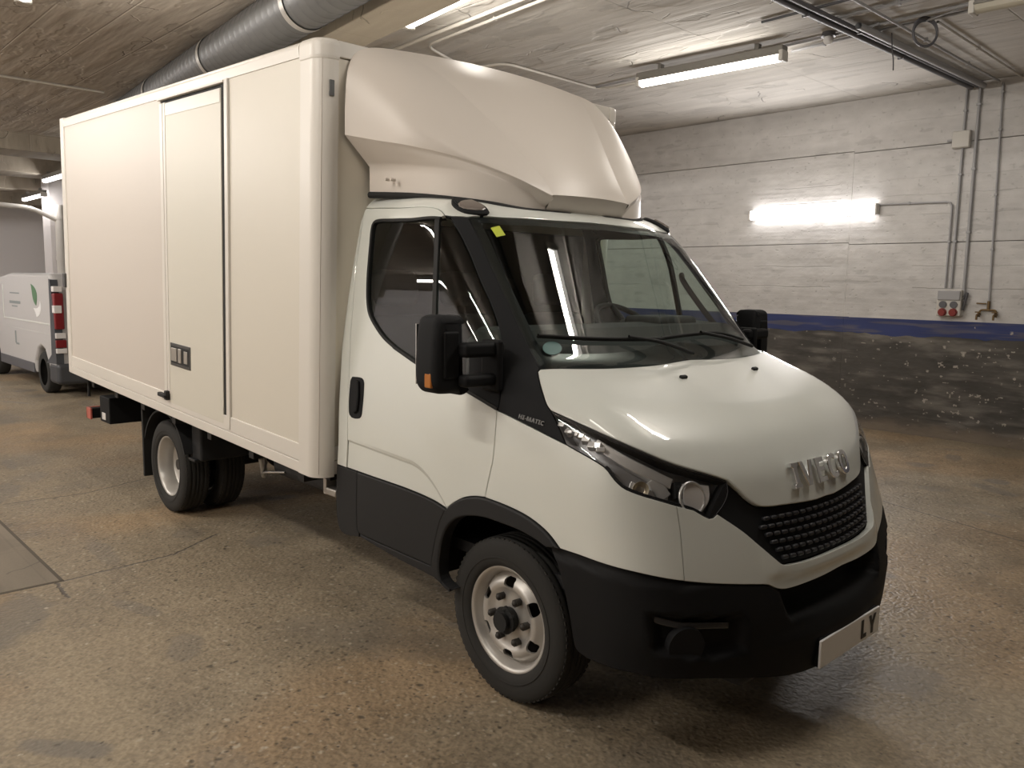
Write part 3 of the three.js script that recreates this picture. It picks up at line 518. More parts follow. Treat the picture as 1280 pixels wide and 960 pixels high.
// one body panel: the outline filled with skin, set back by half a shut line, edges rolled over and turned inwards
function panel(loop, { gap = 0.0022, bevel = 0.003, depth = 0.018, off = 0, shape = null, top = true } = {}) {
  let poly = loop.slice(), flat = poly.map(toFlat), A = 0;
  flat.forEach((p, i) => { const q = flat[(i + 1) % flat.length]; A += p[0] * q[1] - q[0] * p[1]; });
  if (A < 0) poly.reverse();
  const n = poly.length, normal = poly.map(grad);
  const inset = (d) => poly.map((P, i) => {
    let a = i, b = i; do a = (a + n - 1) % n; while (dist3(poly[a], P) < 1e-4); do b = (b + 1) % n; while (dist3(poly[b], P) < 1e-4);
    const i1 = unit(cross3(normal[i], sub3(P, poly[a]))), i2 = unit(cross3(normal[i], sub3(poly[b], P))), s = add3(i1, i2), k = Math.max(0.35, 1 + dot3(i1, i2));
    return snap(add3(P, s, d / k));
  });
  const rimTop = inset(gap + bevel), rimOut = inset(gap), height = (P) => off + (shape ? shape(P) : 0);
  const lift = (P, N, o) => add3(P, N, o);
  const pos = [], nor = [];
  const skin = (p) => {
    const S = fromFlat(p), N = grad(S), P = lift(S, N, height(S));
    if (!shape) return [P, N];
    const e = 0.004, A = [p[0] + e, p[1]], B = [p[0], p[1] + e], a = fromFlat(A), b = fromFlat(B), Pa = lift(a, grad(a), height(a)), Pb = lift(b, grad(b), height(b));
    return [P, unit(cross3(sub3(Pa, P), sub3(Pb, P)))];
  };
  const tri = (a, b, c) => { for (const q of [a, b, c]) { pos.push(...q[0]); nor.push(...q[1]); } };
  const flatTop = rimTop.map(toFlat), step = shape ? FLAT * 0.6 : FLAT;
  const xs = flatTop.map(p => p[0]), x0 = Math.floor(Math.min(...xs) / step), x1 = Math.ceil(Math.max(...xs) / step);
  for (let i = x0; top && i < x1; i++) {
    const col = clipLine(clipLine(flatTop, 0, i * step, true), 0, (i + 1) * step, false);
    if (col.length < 3) continue;
    const ys = col.map(p => p[1]), y0 = Math.floor(Math.min(...ys) / step), y1 = Math.ceil(Math.max(...ys) / step);
    for (let j = y0; j < y1; j++) {
      let cell = clipLine(clipLine(col, 1, j * step, true), 1, (j + 1) * step, false);
      cell = cell.filter((p, k) => { const q = cell[(k + 1) % cell.length]; return Math.hypot(p[0] - q[0], p[1] - q[1]) > 1e-7; });
      if (cell.length < 3) continue;
      let faces;
      if (cell.length === 4) faces = [[0, 1, 2], [0, 2, 3]]; else faces = THREE.ShapeUtils.triangulateShape(cell.map(p => new THREE.Vector2(p[0], p[1])), []);
      let got = null;
      for (const f of faces) {
        const [a, b, c] = f.map(k => cell[k]), area = (b[0] - a[0]) * (c[1] - a[1]) - (c[0] - a[0]) * (b[1] - a[1]);
        if (Math.abs(area) < 1e-9) continue;
        got ??= cell.map(skin);
        if (area > 0) tri(got[f[0]], got[f[1]], got[f[2]]); else tri(got[f[0]], got[f[2]], got[f[1]]);
      }
    }
  }
  for (let i = 0; i < n; i++) {
    const j = (i + 1) % n, N1 = normal[i], N2 = normal[j], h1 = height(rimTop[i]), h2 = height(rimTop[j]);
    const t1 = lift(rimTop[i], N1, h1), t2 = lift(rimTop[j], N2, h2), o1 = lift(rimOut[i], N1, h1 - bevel), o2 = lift(rimOut[j], N2, h2 - bevel), d1 = lift(rimOut[i], N1, h1 - depth), d2 = lift(rimOut[j], N2, h2 - depth);
    if (dist3(o1, o2) < 1e-6) continue;
    const out = unit(cross3(sub3(o2, o1), N1)), m1 = unit(add3(N1, out)), m2 = unit(add3(N2, out));
    if (bevel > 0) { tri([t1, N1], [o1, m1], [o2, m2]); tri([t1, N1], [o2, m2], [t2, N2]); }
    if (depth > bevel) { tri([o1, out], [d1, out], [d2, out]); tri([o1, out], [d2, out], [o2, out]); }
  }
  const g = new THREE.BufferGeometry();
  g.setAttribute('position', new THREE.Float32BufferAttribute(pos, 3)); g.setAttribute('normal', new THREE.Float32BufferAttribute(nor, 3));
  g.setAttribute('uv', new THREE.BufferAttribute(new Float32Array(pos.length / 3 * 2), 2));
  return g;
}
function mirrored(g) {                                   // the same part for the other side of the truck
  const c = g.index ? g.toNonIndexed() : g.clone(), p = c.attributes.position, q = c.attributes.normal;
  for (let i = 0; i < p.count; i++) { p.setZ(i, -p.getZ(i)); q.setZ(i, -q.getZ(i)); }
  for (const a of Object.values(c.attributes)) for (let i = 0; i < a.count; i += 3) for (let k = 0; k < a.itemSize; k++) { const t = a.array[(i + 1) * a.itemSize + k]; a.array[(i + 1) * a.itemSize + k] = a.array[(i + 2) * a.itemSize + k]; a.array[(i + 2) * a.itemSize + k] = t; }
  return c;
}
function ribbon(run, left, right) {                      // the outline of a strip along a run, reaching left and right of it
  const c = smooth(run).map(snap), L = [], R = [];
  c.forEach((P, i) => { const t = unit(sub3(c[Math.min(c.length - 1, i + 1)], c[Math.max(0, i - 1)])), s = unit(cross3(grad(P), t)); L.push(snap(add3(P, s, left))); R.push(snap(add3(P, s, -right))); });
  return [...L, ...rev(R)];
}
// ---------------------------------------------------------------- the truck
const truck = thing('box_truck', 'white box truck with cream cargo box, roof fairing and black bumper in the middle', 'truck');
const part = (name, g, m, parent = truck, label) => { const o = mesh(name, g, m, parent); if (label) o.userData.label = label; return o; };
function pair(name, g, m, opts = {}) { const a = part(name, g, m, opts.parent), b = part(name + '_001', mirrored(Array.isArray(g) ? merge(g) : g), m, opts.mirrorParent ?? opts.parent); if (opts.label) a.userData.label = b.userData.label = opts.label; return [a, b]; }
const first = (r, n) => r.slice(0, n), from = (r, n) => r.slice(n);
const lining = (loop) => panel(loop, { gap: -0.001, bevel: 0, depth: 0, off: -0.032 });
// --- outlines, right-hand side
const split = K.fenderSeam[0];
const L = {
  door: outline(K.doorRear, from(K.sillLine, 1), first(K.archOut, 5), rev(K.doorFront), rev(K.belt), rev(K.winOuter), K.doorTop),
  rearPillar: outline([[-1.30, 2.15, 0.66], ...K.rearTop], first(K.sillLine, 2), rev(K.doorRear), [K.doorRear[0], [-1.23, 2.17, 0.66]]),
  pillar: outline(K.pillarIn, K.wedgeLow, rev(K.lampRear), rev(K.hoodCorner), [K.hoodCorner[0], K.pillarOut[5]], rev(K.pillarOut), [K.pillarOut[0], K.pillarIn[1]]),
  glass: outline(from(K.winOuter, 1), first(K.belt, 2), [[-0.578, 1.359, 0.963], K.divider[4]], rev(K.divider)),
  quarter: outline([K.divider[0], [-0.59, 2.028, 0.843], K.pillarIn[1]], from(first(K.pillarIn, 7), 1), [K.pillarIn[6], [-0.20, 1.49, 0.935], [-0.25, 1.46, 0.945]], [[-0.25, 1.46, 0.945], K.belt[3]], [K.belt[3], K.belt[2], K.divider[4]], rev(K.divider)),
  corner: outline([[-0.25, 1.46, 0.945], [-0.20, 1.49, 0.935], K.pillarIn[6]], from(K.pillarIn, 6), rev(from(K.belt, 3)), [K.belt[3], [-0.25, 1.46, 0.945]]),
  lamp: outline(K.lampTop, rev(K.lampIn), rev(K.lampLow), rev(K.lampRear)),
  fender: outline(K.wedgeLow, [...first(K.lampLow, 5), split], K.fenderSeam, rev(first(K.bumperTop, 5)), rev(from(K.archOut, 4)), rev(K.doorFront)),
  arch: outline(K.archOut, first(K.bumperArch, 2), rev(K.archIn), rev(K.archRear)),
  cladding: outline([[-1.028, 0.796, 1.001], ...from(K.sillLine, 2)], first(K.archRear, 5), [K.archRear[4], K.doorLow[5]], rev(K.doorLow)),
  rearQuarter: outline(K.rearLow, [K.rearLow[3], [-1.019, 0.487, 1.0]], [[-1.019, 0.487, 1.0], [-1.032, 0.502, 1], [-1.03, 0.796, 1.001]], [[-1.03, 0.796, 1.001], K.sillLine[1], K.sillLine[0]]),
  sill: outline(K.sillLow, [K.sillLow[3], [-0.412, 0.472, 1]], [[-0.412, 0.472, 1], [-0.644, 0.474, 0.999], [-0.981, 0.479, 1], [-1.018, 0.485, 1]]),
  hood: both(halfRun(rev(K.wsBase), [K.wsBase[0], K.hoodCorner[0]], K.hoodCorner, K.lampTop, K.hoodLow, [K.hoodLow[5], [0.897, 0.894, 0]])),
  grille: both(halfRun([[0.897, 0.894, 0], K.hoodLow[5]], rev(K.hoodLow), rev(K.lampIn), K.grilleLow, [K.grilleLow[7], [0.957, 0.695, 0]])),
  noseBand: both(halfRun([[0.957, 0.695, 0], K.grilleLow[7]], rev(K.grilleLow), rev(from(K.lampLow, 5)), [K.lampLow[5], split], K.fenderSeam, from(K.bumperTop, 4), [K.bumperTop[11], [0.978, 0.626, 0]])),
  bumper: both(halfRun([[0.978, 0.626, 0], K.bumperTop[11]], rev(K.bumperTop), K.bumperArch, K.bumperLow, [K.bumperLow[6], [0.975, 0.277, 0]])),
  screen: both(halfRun(rev(K.wsTop), K.pillarOut, K.wsBase)),
  roof: both(halfRun(rev(K.wsTop), [K.wsTop[0], K.pillarIn[1]], [K.pillarIn[1], K.pillarIn[0]], K.doorTop, [K.doorTop[4], [-1.23, 2.17, 0.66]], [[-1.23, 2.17, 0.66], [-1.24, 2.2, 0.3], [-1.24, 2.2, 0]])),
};
// --- white panels
const crease = (P) => { const line = P[0] < -0.6 ? 0.915 - 0.05 * (P[0] + 0.61) : 0.915 - 1.9 * (P[0] + 0.61) ** 2; return -0.006 * sstep(0.007, -0.007, P[1] - line) + 0.005 * sstep(0.16, 0.0, P[1] - line - 0.02) * sstep(-1.2, -0.5, P[0]) * sstep(0.006, 0.02, P[1] - line); };
const [door, doorL] = pair('door', panel(L.door, { shape: crease }), M.paint);
part('lining', lining(L.door), M.interior, door); part('lining', mirrored(lining(L.door)), M.interior, doorL);
pair('rear_pillar', panel(L.rearPillar), M.paint);
const [fender] = pair('fender', panel(L.fender, { gap: 0.0014, bevel: 0.002 }), M.paint);
const hood = part('hood', panel(L.hood, { depth: 0.025, bevel: 0.004 }), M.paint);
part('nose_band', panel(L.noseBand, { gap: 0.0008, bevel: 0.002, depth: 0.03, shape: (P) => 0.012 * sstep(0.50, 0.42, Math.abs(P[2])) * sstep(0.648, 0.672, P[1]) }), M.paint);
const roof = part('cab_roof', panel(L.roof), M.paint);
part('lining', panel(L.roof, { gap: 0.03, bevel: 0, depth: 0, off: -0.05 }), M.interior, roof);
// --- black panels
const pillars = pair('windscreen_pillar', panel(L.pillar, { off: -0.002 }), M.trim, { label: 'black windscreen pillar trim' });
part('lining', lining(L.pillar), M.interior, pillars[0]); part('lining', mirrored(lining(L.pillar)), M.interior, pillars[1]);
pair('mirror_corner', panel(L.corner, { off: -0.004 }), M.trim);
pair('wheel_arch', panel(L.arch, { off: 0.016, bevel: 0.008, depth: 0.06 }), M.cladding, { label: 'black wheel arch moulding' });
pair('door_cladding', panel(L.cladding, { off: 0.006, bevel: 0.006 }), M.cladding);
pair('rear_quarter', panel(L.rearQuarter, { off: 0.002 }), M.cladding);
pair('sill', panel(L.sill, { off: 0.0, bevel: 0.006, depth: 0.05 }), M.cladding);
const fogInside = (P) => { const z = Math.abs(P[2]), a = sstep(0.585, 0.63, z) * sstep(0.95, 0.92, z), top = 0.60 + 0.12 * (z - 0.9), low = 0.415 + 0.18 * Math.max(0, z - 0.72); return a * sstep(low, low + 0.03, P[1]) * sstep(top, top - 0.02, P[1]); };
const intake = (P) => { const z = Math.abs(P[2]); return sstep(0.43 - 0.3 * Math.max(0, 0.6 - P[1]), 0.37 - 0.3 * Math.max(0, 0.6 - P[1]), z) * sstep(0.485, 0.535, P[1]); };
const bumperShape = (P) => -0.05 * fogInside(P) - 0.11 * intake(P) + 0.028 * sstep(0.49, 0.42, P[1]) * sstep(0.75, 0.2, Math.abs(P[2])) - 0.012 * sstep(0.05, 0.02, Math.abs(P[1] - (0.755 - 0.13 * Math.max(0, P[0] - 0.6))) );
const bumper = part('bumper', panel(L.bumper, { depth: 0.06, bevel: 0.008, shape: bumperShape }), M.bumper, truck, 'black plastic front bumper');
part('lower_lip', box(0.45, 0.90, 0.27, 0.33, -0.6, 0.6, 0.03), M.chassis, bumper);
// --- grille with rows of small louvres
const grille = part('grille', panel(L.grille, { off: -0.018, bevel: 0.004, depth: 0.05 }), M.trim, truck, 'black honeycomb grille');
{
  const g = [];
  for (let r = 0; r < 6; r++) for (let c = -9; c <= 9; c++) {
    const y = 0.862 - r * 0.028, z = (c + (r % 2) * 0.5) * 0.047, lim = 0.47 - r * 0.02; if (Math.abs(z) > lim) continue;
    const S = snap([0.93, y, z]), N = grad(S), q = new RoundedBoxGeometry(0.034, 0.016, 0.02, 2, 0.007);
    q.applyMatrix4(new THREE.Matrix4().lookAt(V(N), new THREE.Vector3(), new THREE.Vector3(0, 1, 0))); q.rotateX(0); q.translate(...add3(S, N, -0.012)); g.push(q);
  }
  part('louvres', g, std(rgb(0.028, 0.028, 0.032), 0.4), grille).userData.kind = 'stuff';
}
// --- glass
const screen = part('windscreen', panel(L.screen, { gap: 0.004, bevel: 0, depth: 0, off: -0.003 }), M.glass);
{
  const seal = (run, l, r, off) => panel(ribbon(run, l, r), { gap: 0, bevel: 0, depth: 0, off });
  part('black_border', [seal(K.wsBase, 0.125, 0.0, -0.008), mirrored(seal(K.wsBase, 0.125, 0.0, -0.008)), seal(from(K.wsTop, 0), 0.0, 0.045, -0.009), mirrored(seal(K.wsTop, 0.0, 0.045, -0.009)), seal(K.pillarOut, 0.045, 0.0, -0.010), mirrored(seal(K.pillarOut, 0.045, 0.0, -0.010))], M.frit, screen);
  const s = panel(outline([[-0.385, 1.985, 0.715], [-0.385, 1.985, 0.655]], [[-0.385, 1.985, 0.655], [-0.345, 1.945, 0.655]], [[-0.345, 1.945, 0.655], [-0.345, 1.945, 0.715]], [[-0.345, 1.945, 0.715], [-0.385, 1.985, 0.715]]), { gap: 0, bevel: 0, depth: 0, off: -0.001 });
  part('sticker', s, M.yellow, screen, 'small yellow inspection sticker');
  const e = []; for (let i = 0; i < 20; i++) { const a = i / 20 * 6.283; e.push([0.005 + 0.03 * Math.cos(a) * -0.6, 1.452 + 0.035 * Math.sin(a), 0.70 + 0.035 * Math.cos(a)]); }
  part('sticker', panel(outline(e, [e[19], e[0]]), { gap: 0, bevel: 0, depth: 0, off: -0.001 }), std(rgb(0.06, 0.16, 0.15), 0.5, 0, { side: THREE.DoubleSide }), screen, 'round green sticker');
}
const [win] = pair('side_window', panel(L.glass, { gap: 0.012, bevel: 0, depth: 0, off: -0.012 }), M.sideGlass);
pair('quarter_window', panel(L.quarter, { gap: 0.006, bevel: 0, depth: 0, off: -0.012 }), M.sideGlass);
{
  const strip = (run, w, off) => panel(ribbon(run, w, w), { gap: 0, bevel: 0.002, depth: 0.02, off });
  pair('window_seal', [panel(ribbon(from(K.winOuter, 1), 0.013, 0.001), { gap: 0, bevel: 0.002, depth: 0.02, off: 0 }), panel(ribbon(K.belt, 0.012, 0.002), { gap: 0, bevel: 0.002, depth: 0.02, off: 0.002 }), strip(K.divider, 0.014, -0.004)], M.rubber);
}
// --- headlamps
{
  const lensG = panel(L.lamp, { gap: 0.003, bevel: 0, depth: 0, off: -0.002 }), bucketG = panel(L.lamp, { gap: 0.004, bevel: 0, depth: 0, off: -0.075 }), wallG = panel(L.lamp, { gap: 0.0032, bevel: 0, depth: 0.072, off: -0.004, top: false });
  const orient = (g, P, N, lift = 0) => { g.applyMatrix4(new THREE.Matrix4().lookAt(V(N), new THREE.Vector3(), new THREE.Vector3(0, 1, 0))); return g.translate(...add3(P, N, lift)); };
  const bowl = (P, r, deep, inward) => { const g = new THREE.SphereGeometry(r, 28, 14, 0, Math.PI * 2, Math.PI / 2, Math.PI / 2); g.scale(1, deep, 1); g.applyQuaternion(new THREE.Quaternion().setFromUnitVectors(new THREE.Vector3(0, 1, 0), V(unit([0.78, 0.12, 0.6])))); return g.translate(...add3(P, grad(P), inward)); };
  const shelf = (run, l, r, off) => panel(ribbon(run, l, r), { gap: 0, bevel: 0.002, depth: 0.05, off });
  const slab = (run, l, r, off, deep = 0.05) => panel(ribbon(run, l, r), { gap: 0, bevel: 0.004, depth: deep, off });
  const rnd = random(8), bits = [];
  for (let k = 0; k < 9; k++) { const t = k / 8, S = snap([lerp(0.30, 0.47, t), lerp(1.222, 1.155, t) - 0.012 * rnd(), lerp(0.962, 0.93, t)]), g = new RoundedBoxGeometry(0.014 + 0.02 * rnd(), 0.012 + 0.022 * rnd(), 0.03, 1, 0.003); bits.push(orient(g, S, unit(add3(grad(S), [rnd() - 0.5, rnd() * 0.6, rnd() - 0.5], 0.7)), -0.028)); }
  const ring = new THREE.TorusGeometry(0.060, 0.006, 10, 40); { const S = snap([0.752, 0.978, 0.715]); ring.scale(1, 0.95, 1); orient(ring, S, unit(add3(grad(S), [0.35, 0.1, -0.1])), -0.020); }
  const chromeG = [...bits, ring, slab([[0.44, 1.172, 0.94], [0.56, 1.118, 0.90], [0.64, 1.075, 0.83], [0.70, 1.035, 0.77]], 0.024, 0.020, -0.034), slab([[0.60, 1.035, 0.915], [0.66, 1.005, 0.87], [0.715, 0.975, 0.80]], 0.020, 0.012, -0.044), slab([[0.655, 1.06, 0.83], [0.705, 0.985, 0.81]], 0.03, 0.03, -0.036)];
  const bulbG = bowl(snap([0.635, 1.018, 0.89]), 0.030, 0.9, -0.022);
  const whiteG = panel(outline([[0.715, 1.035, 0.715], [0.77, 1.015, 0.63]], [[0.77, 1.015, 0.63], [0.80, 0.965, 0.65], [0.792, 0.925, 0.69]], [[0.792, 0.925, 0.69], [0.762, 0.94, 0.74], [0.735, 0.985, 0.75], [0.715, 1.035, 0.715]]), { gap: 0, bevel: 0.004, depth: 0.03, off: -0.024 });
  const shadeG = slab([[0.705, 1.04, 0.745], [0.735, 0.98, 0.765]], 0.014, 0.016, -0.026, 0.03);
  for (const side of [0, 1]) {
    const f = (g) => side ? mirrored(Array.isArray(g) ? merge(g) : g) : g;
    const h = part('headlamp', f([bucketG, wallG]), M.lampDark);
    if (side) h.name = 'headlamp_001';
    part('reflector', f(chromeG), M.reflector, h, 'bright reflector bowl');
    part('reflector', f(whiteG), M.whiteLens, h, 'pale ribbed reflector');
    part('reflector_shade', f(shadeG), M.trim, h);
    part('indicator_bulb', f(bulbG), std(rgb(0.75, 0.66, 0.50), 0.25, 0.3, { side: THREE.DoubleSide }), h);
    part('trim_strip', f([shelf(from(K.lampTop, 0), 0.002, 0.010, -0.008), shelf(from(K.lampLow, 1), 0.011, 0.002, -0.006)]), M.trim, h);
    part('end_trim', f(panel(outline([[0.788, 1.01, 0.585], K.lampTop[5]], rev(K.lampIn), rev(from(K.lampLow, 6)), [[0.783, 0.904, 0.679], [0.805, 0.955, 0.645], [0.788, 1.01, 0.585]]), { gap: 0.003, bevel: 0.002, depth: 0.04, off: -0.006 })), M.trim, h);
    part('lens', f(lensG), M.lens, h, 'clear headlamp lens');
  }
}
// --- small fittings on the skin
const orient = (g, P, N, lift = 0) => { g.applyMatrix4(new THREE.Matrix4().lookAt(V(N), new THREE.Vector3(), new THREE.Vector3(0, 1, 0))); return g.translate(...add3(P, N, lift)); };
const font = await new FontLoader().loadAsync('fonts/droid/droid_sans_bold.typeface.json');
const letter = (s, size, depth) => { const g = new TextGeometry(s, { font, size, depth, curveSegments: 5, bevelEnabled: true, bevelThickness: depth * 0.25, bevelSize: size * 0.02, bevelSegments: 1 }); g.computeBoundingBox(); const b = g.boundingBox; g.translate(-(b.min.x + b.max.x) / 2, -(b.min.y + b.max.y) / 2, 0); return g; };
[['I', 0.205, 1], ['V', 0.125, 1.1], ['E', 0.02, 1.1], ['C', -0.085, 1.05], ['O', -0.205, 1.05]].forEach(([s, z, wide]) => { const P = snap([0.87, 1.0, z]), N = grad(P); part('badge_letter', orient(letter(s, 0.098, 0.014).scale(wide, 1, 1), P, N, 0.001), M.chrome, hood, 'chrome badge letter ' + s); });
for (const [x, z] of [[0.351, 0.24], [0.345, -0.36]]) { const P = snap([x, 1.347, z]), N = grad(P); part('washer_nozzle', orient(new RoundedBoxGeometry(0.042, 0.02, 0.016, 2, 0.006), P, N, 0.004), M.rubber, hood); }
{ // small script badge on the black wedge, both sides
  for (const s of [1, -1]) { const P = snap([0.165, 1.213, 0.978 * s]), N = grad(P), g = letter('HI-MATIC', 0.0165, 0.003); g.scale(1.3, 1, 1); g.rotateZ(-0.10 * s); part('script_badge', orient(g, P, N, 0), std(rgb(0.22, 0.22, 0.22), 0.5), s > 0 ? pillars[0] : pillars[1]); }
}
{
  const hnd = [[-1.105, 1.262, 0.974], [-1.02, 1.262, 0.974], [-0.998, 1.24, 0.976], [-0.998, 1.09, 0.99], [-1.015, 1.066, 0.992], [-1.09, 1.062, 0.992], [-1.112, 1.085, 0.991], [-1.118, 1.24, 0.976], [-1.105, 1.262, 0.974]];
  const grip = [[-1.075, 1.245, 0.975], [-1.03, 1.245, 0.975], [-1.022, 1.10, 0.988], [-1.066, 1.095, 0.99], [-1.075, 1.245, 0.975]];
  for (const s of [0, 1]) { const f = g => s ? mirrored(g) : g, h = part('door_handle', f(panel(outline(hnd), { gap: 0, off: 0.006, bevel: 0.004, depth: 0.012 })), M.trim, s ? doorL : door, 'black door handle'); }
  pair('handle_grip', panel(outline(grip), { gap: 0, off: 0.022, bevel: 0.006, depth: 0.018 }), M.bumper);
}
{ // clearance lamps on the roof corners
  const base = [[-0.66, 2.148, 0.735], [-0.60, 2.135, 0.690], [-0.45, 2.07, 0.676], [-0.49, 2.058, 0.765], [-0.58, 2.10, 0.785], [-0.66, 2.148, 0.735]];
  const lensR = [[-0.555, 2.112, 0.695], [-0.462, 2.072, 0.690], [-0.495, 2.06, 0.756], [-0.56, 2.09, 0.768], [-0.555, 2.112, 0.695]];
  for (const s of [0, 1]) { const f = g => s ? mirrored(g) : g, o = part('clearance_lamp', f(panel(outline(base), { gap: 0, off: 0.02, bevel: 0.012, depth: 0.03 })), M.trim); part('lens', f(panel(outline(lensR), { gap: 0, off: 0.028, bevel: 0.008, depth: 0.02 })), std(rgb(0.20, 0.17, 0.15), 0.2), o); if (s) o.name = 'clearance_lamp_001'; }
}
{ // fog lamp recess: a slim daytime lamp strip over a blanking disc
  const run = [[0.725, 0.585, 0.935], [0.80, 0.562, 0.87], [0.86, 0.545, 0.765], [0.895, 0.53, 0.665]];
  pair('daytime_lamp', panel(ribbon(run, 0.011, 0.013), { gap: 0, off: -0.025, bevel: 0.004, depth: 0.03 }), std(rgb(0.12, 0.12, 0.125), 0.12, 0.7));
  const P = snap([0.835, 0.475, 0.845]), N = grad(P), d = new THREE.CylinderGeometry(0.068, 0.072, 0.03, 32); d.rotateX(Math.PI / 2);
  pair('fog_lamp_cover', orient(d, P, N, -0.035), M.trim);
}
{ // number plate, blanked except for its last two characters
  const t = part('number_plate', box(1.020, 1.030, 0.286, 0.398, -0.275, 0.257, 0.004), M.plate);
  part('plate_holder', box(0.93, 1.021, 0.284, 0.402, -0.265, 0.247, 0.006), M.bumper, t);
  [['L', -0.12], ['Y', -0.20]].forEach(([s, z]) => { const g = letter(s, 0.077, 0.002); g.rotateY(Math.PI / 2); g.translate(1.0305, 0.342, z); part('character', g, M.plateInk, t); });
}
// --- wipers
{
  const on = (P, l) => { const S = snap(P); return add3(S, grad(S), l); };
  const wiper = (blade, arm) => { const w = part('wiper_arm', curveTube(arm.map(([p, l]) => on(p, l)), 0.0085, 24), M.rubber); part('wiper_blade', [curveTube(blade.map(p => on(p, 0.018)), 0.007, 30), curveTube(blade.map(p => on(p, 0.006)), 0.005, 30)], M.rubber, w); return w; };
  wiper([[-0.005, 1.518, 0.79], [0.06, 1.50, 0.55], [0.09, 1.485, 0.3], [0.10, 1.475, 0.10]], [[[0.085, 1.487, 0.33], 0.03], [[0.13, 1.45, 0.18], 0.05], [[0.20, 1.405, -0.02], 0.03]]);
  wiper([[0.10, 1.48, 0.11], [0.085, 1.487, -0.15], [0.06, 1.48, -0.4], [0.055, 1.44, -0.62]], [[[0.085, 1.487, -0.2], 0.03], [[0.12, 1.45, -0.4], 0.05], [[0.13, 1.40, -0.62], 0.03]]).name = 'wiper_arm_001';
}
// --- door mirrors
{
  const sh = new THREE.Shape(); const c = [[1.298, 1.11], [1.305, 1.09], [1.58, 1.098], [1.603, 1.12], [1.606, 1.20], [1.580, 1.232], [1.45, 1.248], [1.345, 1.246], [1.302, 1.212]];   // y, z
  const G = new THREE.CatmullRomCurve3(c.map(([y, z]) => new THREE.Vector3(z, y, 0)), true, 'catmullrom', 0.4).getPoints(72); sh.setFromPoints(G.map(p => new THREE.Vector2(p.x, p.y)));
  const h = new THREE.ExtrudeGeometry(sh, { depth: 0.07, bevelEnabled: true, bevelThickness: 0.035, bevelSize: 0.03, bevelOffset: -0.03, bevelSegments: 5, curveSegments: 4 });
  const toWorld = new THREE.Matrix4().set(0, 0, 1, -0.20, 0, 1, 0, 0, 1, 0, 0, 0, 0, 0, 0, 1);   // shape x -> z, depth -> x
  h.applyMatrix4(toWorld); { const ix = h.attributes.position; for (let i = 0; i < ix.count; i += 3) for (const a of Object.values(h.attributes)) for (let k = 0; k < a.itemSize; k++) { const t = a.array[(i + 1) * a.itemSize + k]; a.array[(i + 1) * a.itemSize + k] = a.array[(i + 2) * a.itemSize + k]; a.array[(i + 2) * a.itemSize + k] = t; } h.computeVertexNormals(); }
  const housing = toCreasedNormals(h, 0.6);
  const arms = [box(-0.10, -0.035, 1.442, 1.502, 0.93, 1.14, 0.02), box(-0.10, -0.035, 1.325, 1.375, 0.95, 1.14, 0.02), box(-0.13, -0.02, 1.30, 1.51, 0.955, 0.985, 0.012)];
  for (const s of [0, 1]) {
    const f = (g) => s ? mirrored(Array.isArray(g) ? merge(g) : g) : g;
    const m = part('mirror', f(housing), M.trim, truck, 'black door mirror on two arms'); if (s) m.name = 'mirror_001';
    part('arm', f(arms), M.bumper, m);
    part('cover', f(box(-0.105, -0.085, 1.36, 1.545, 1.13, 1.205, 0.012)), M.bumper, m);
    part('indicator', f(box(-0.160, -0.118, 1.325, 1.385, 1.232, 1.2495, 0.006)), M.amber, m, 'amber side repeater');
    part('glass', f(box(-0.242, -0.236, 1.33, 1.57, 1.115, 1.23, 0.002)), M.chrome, m);
  }
}
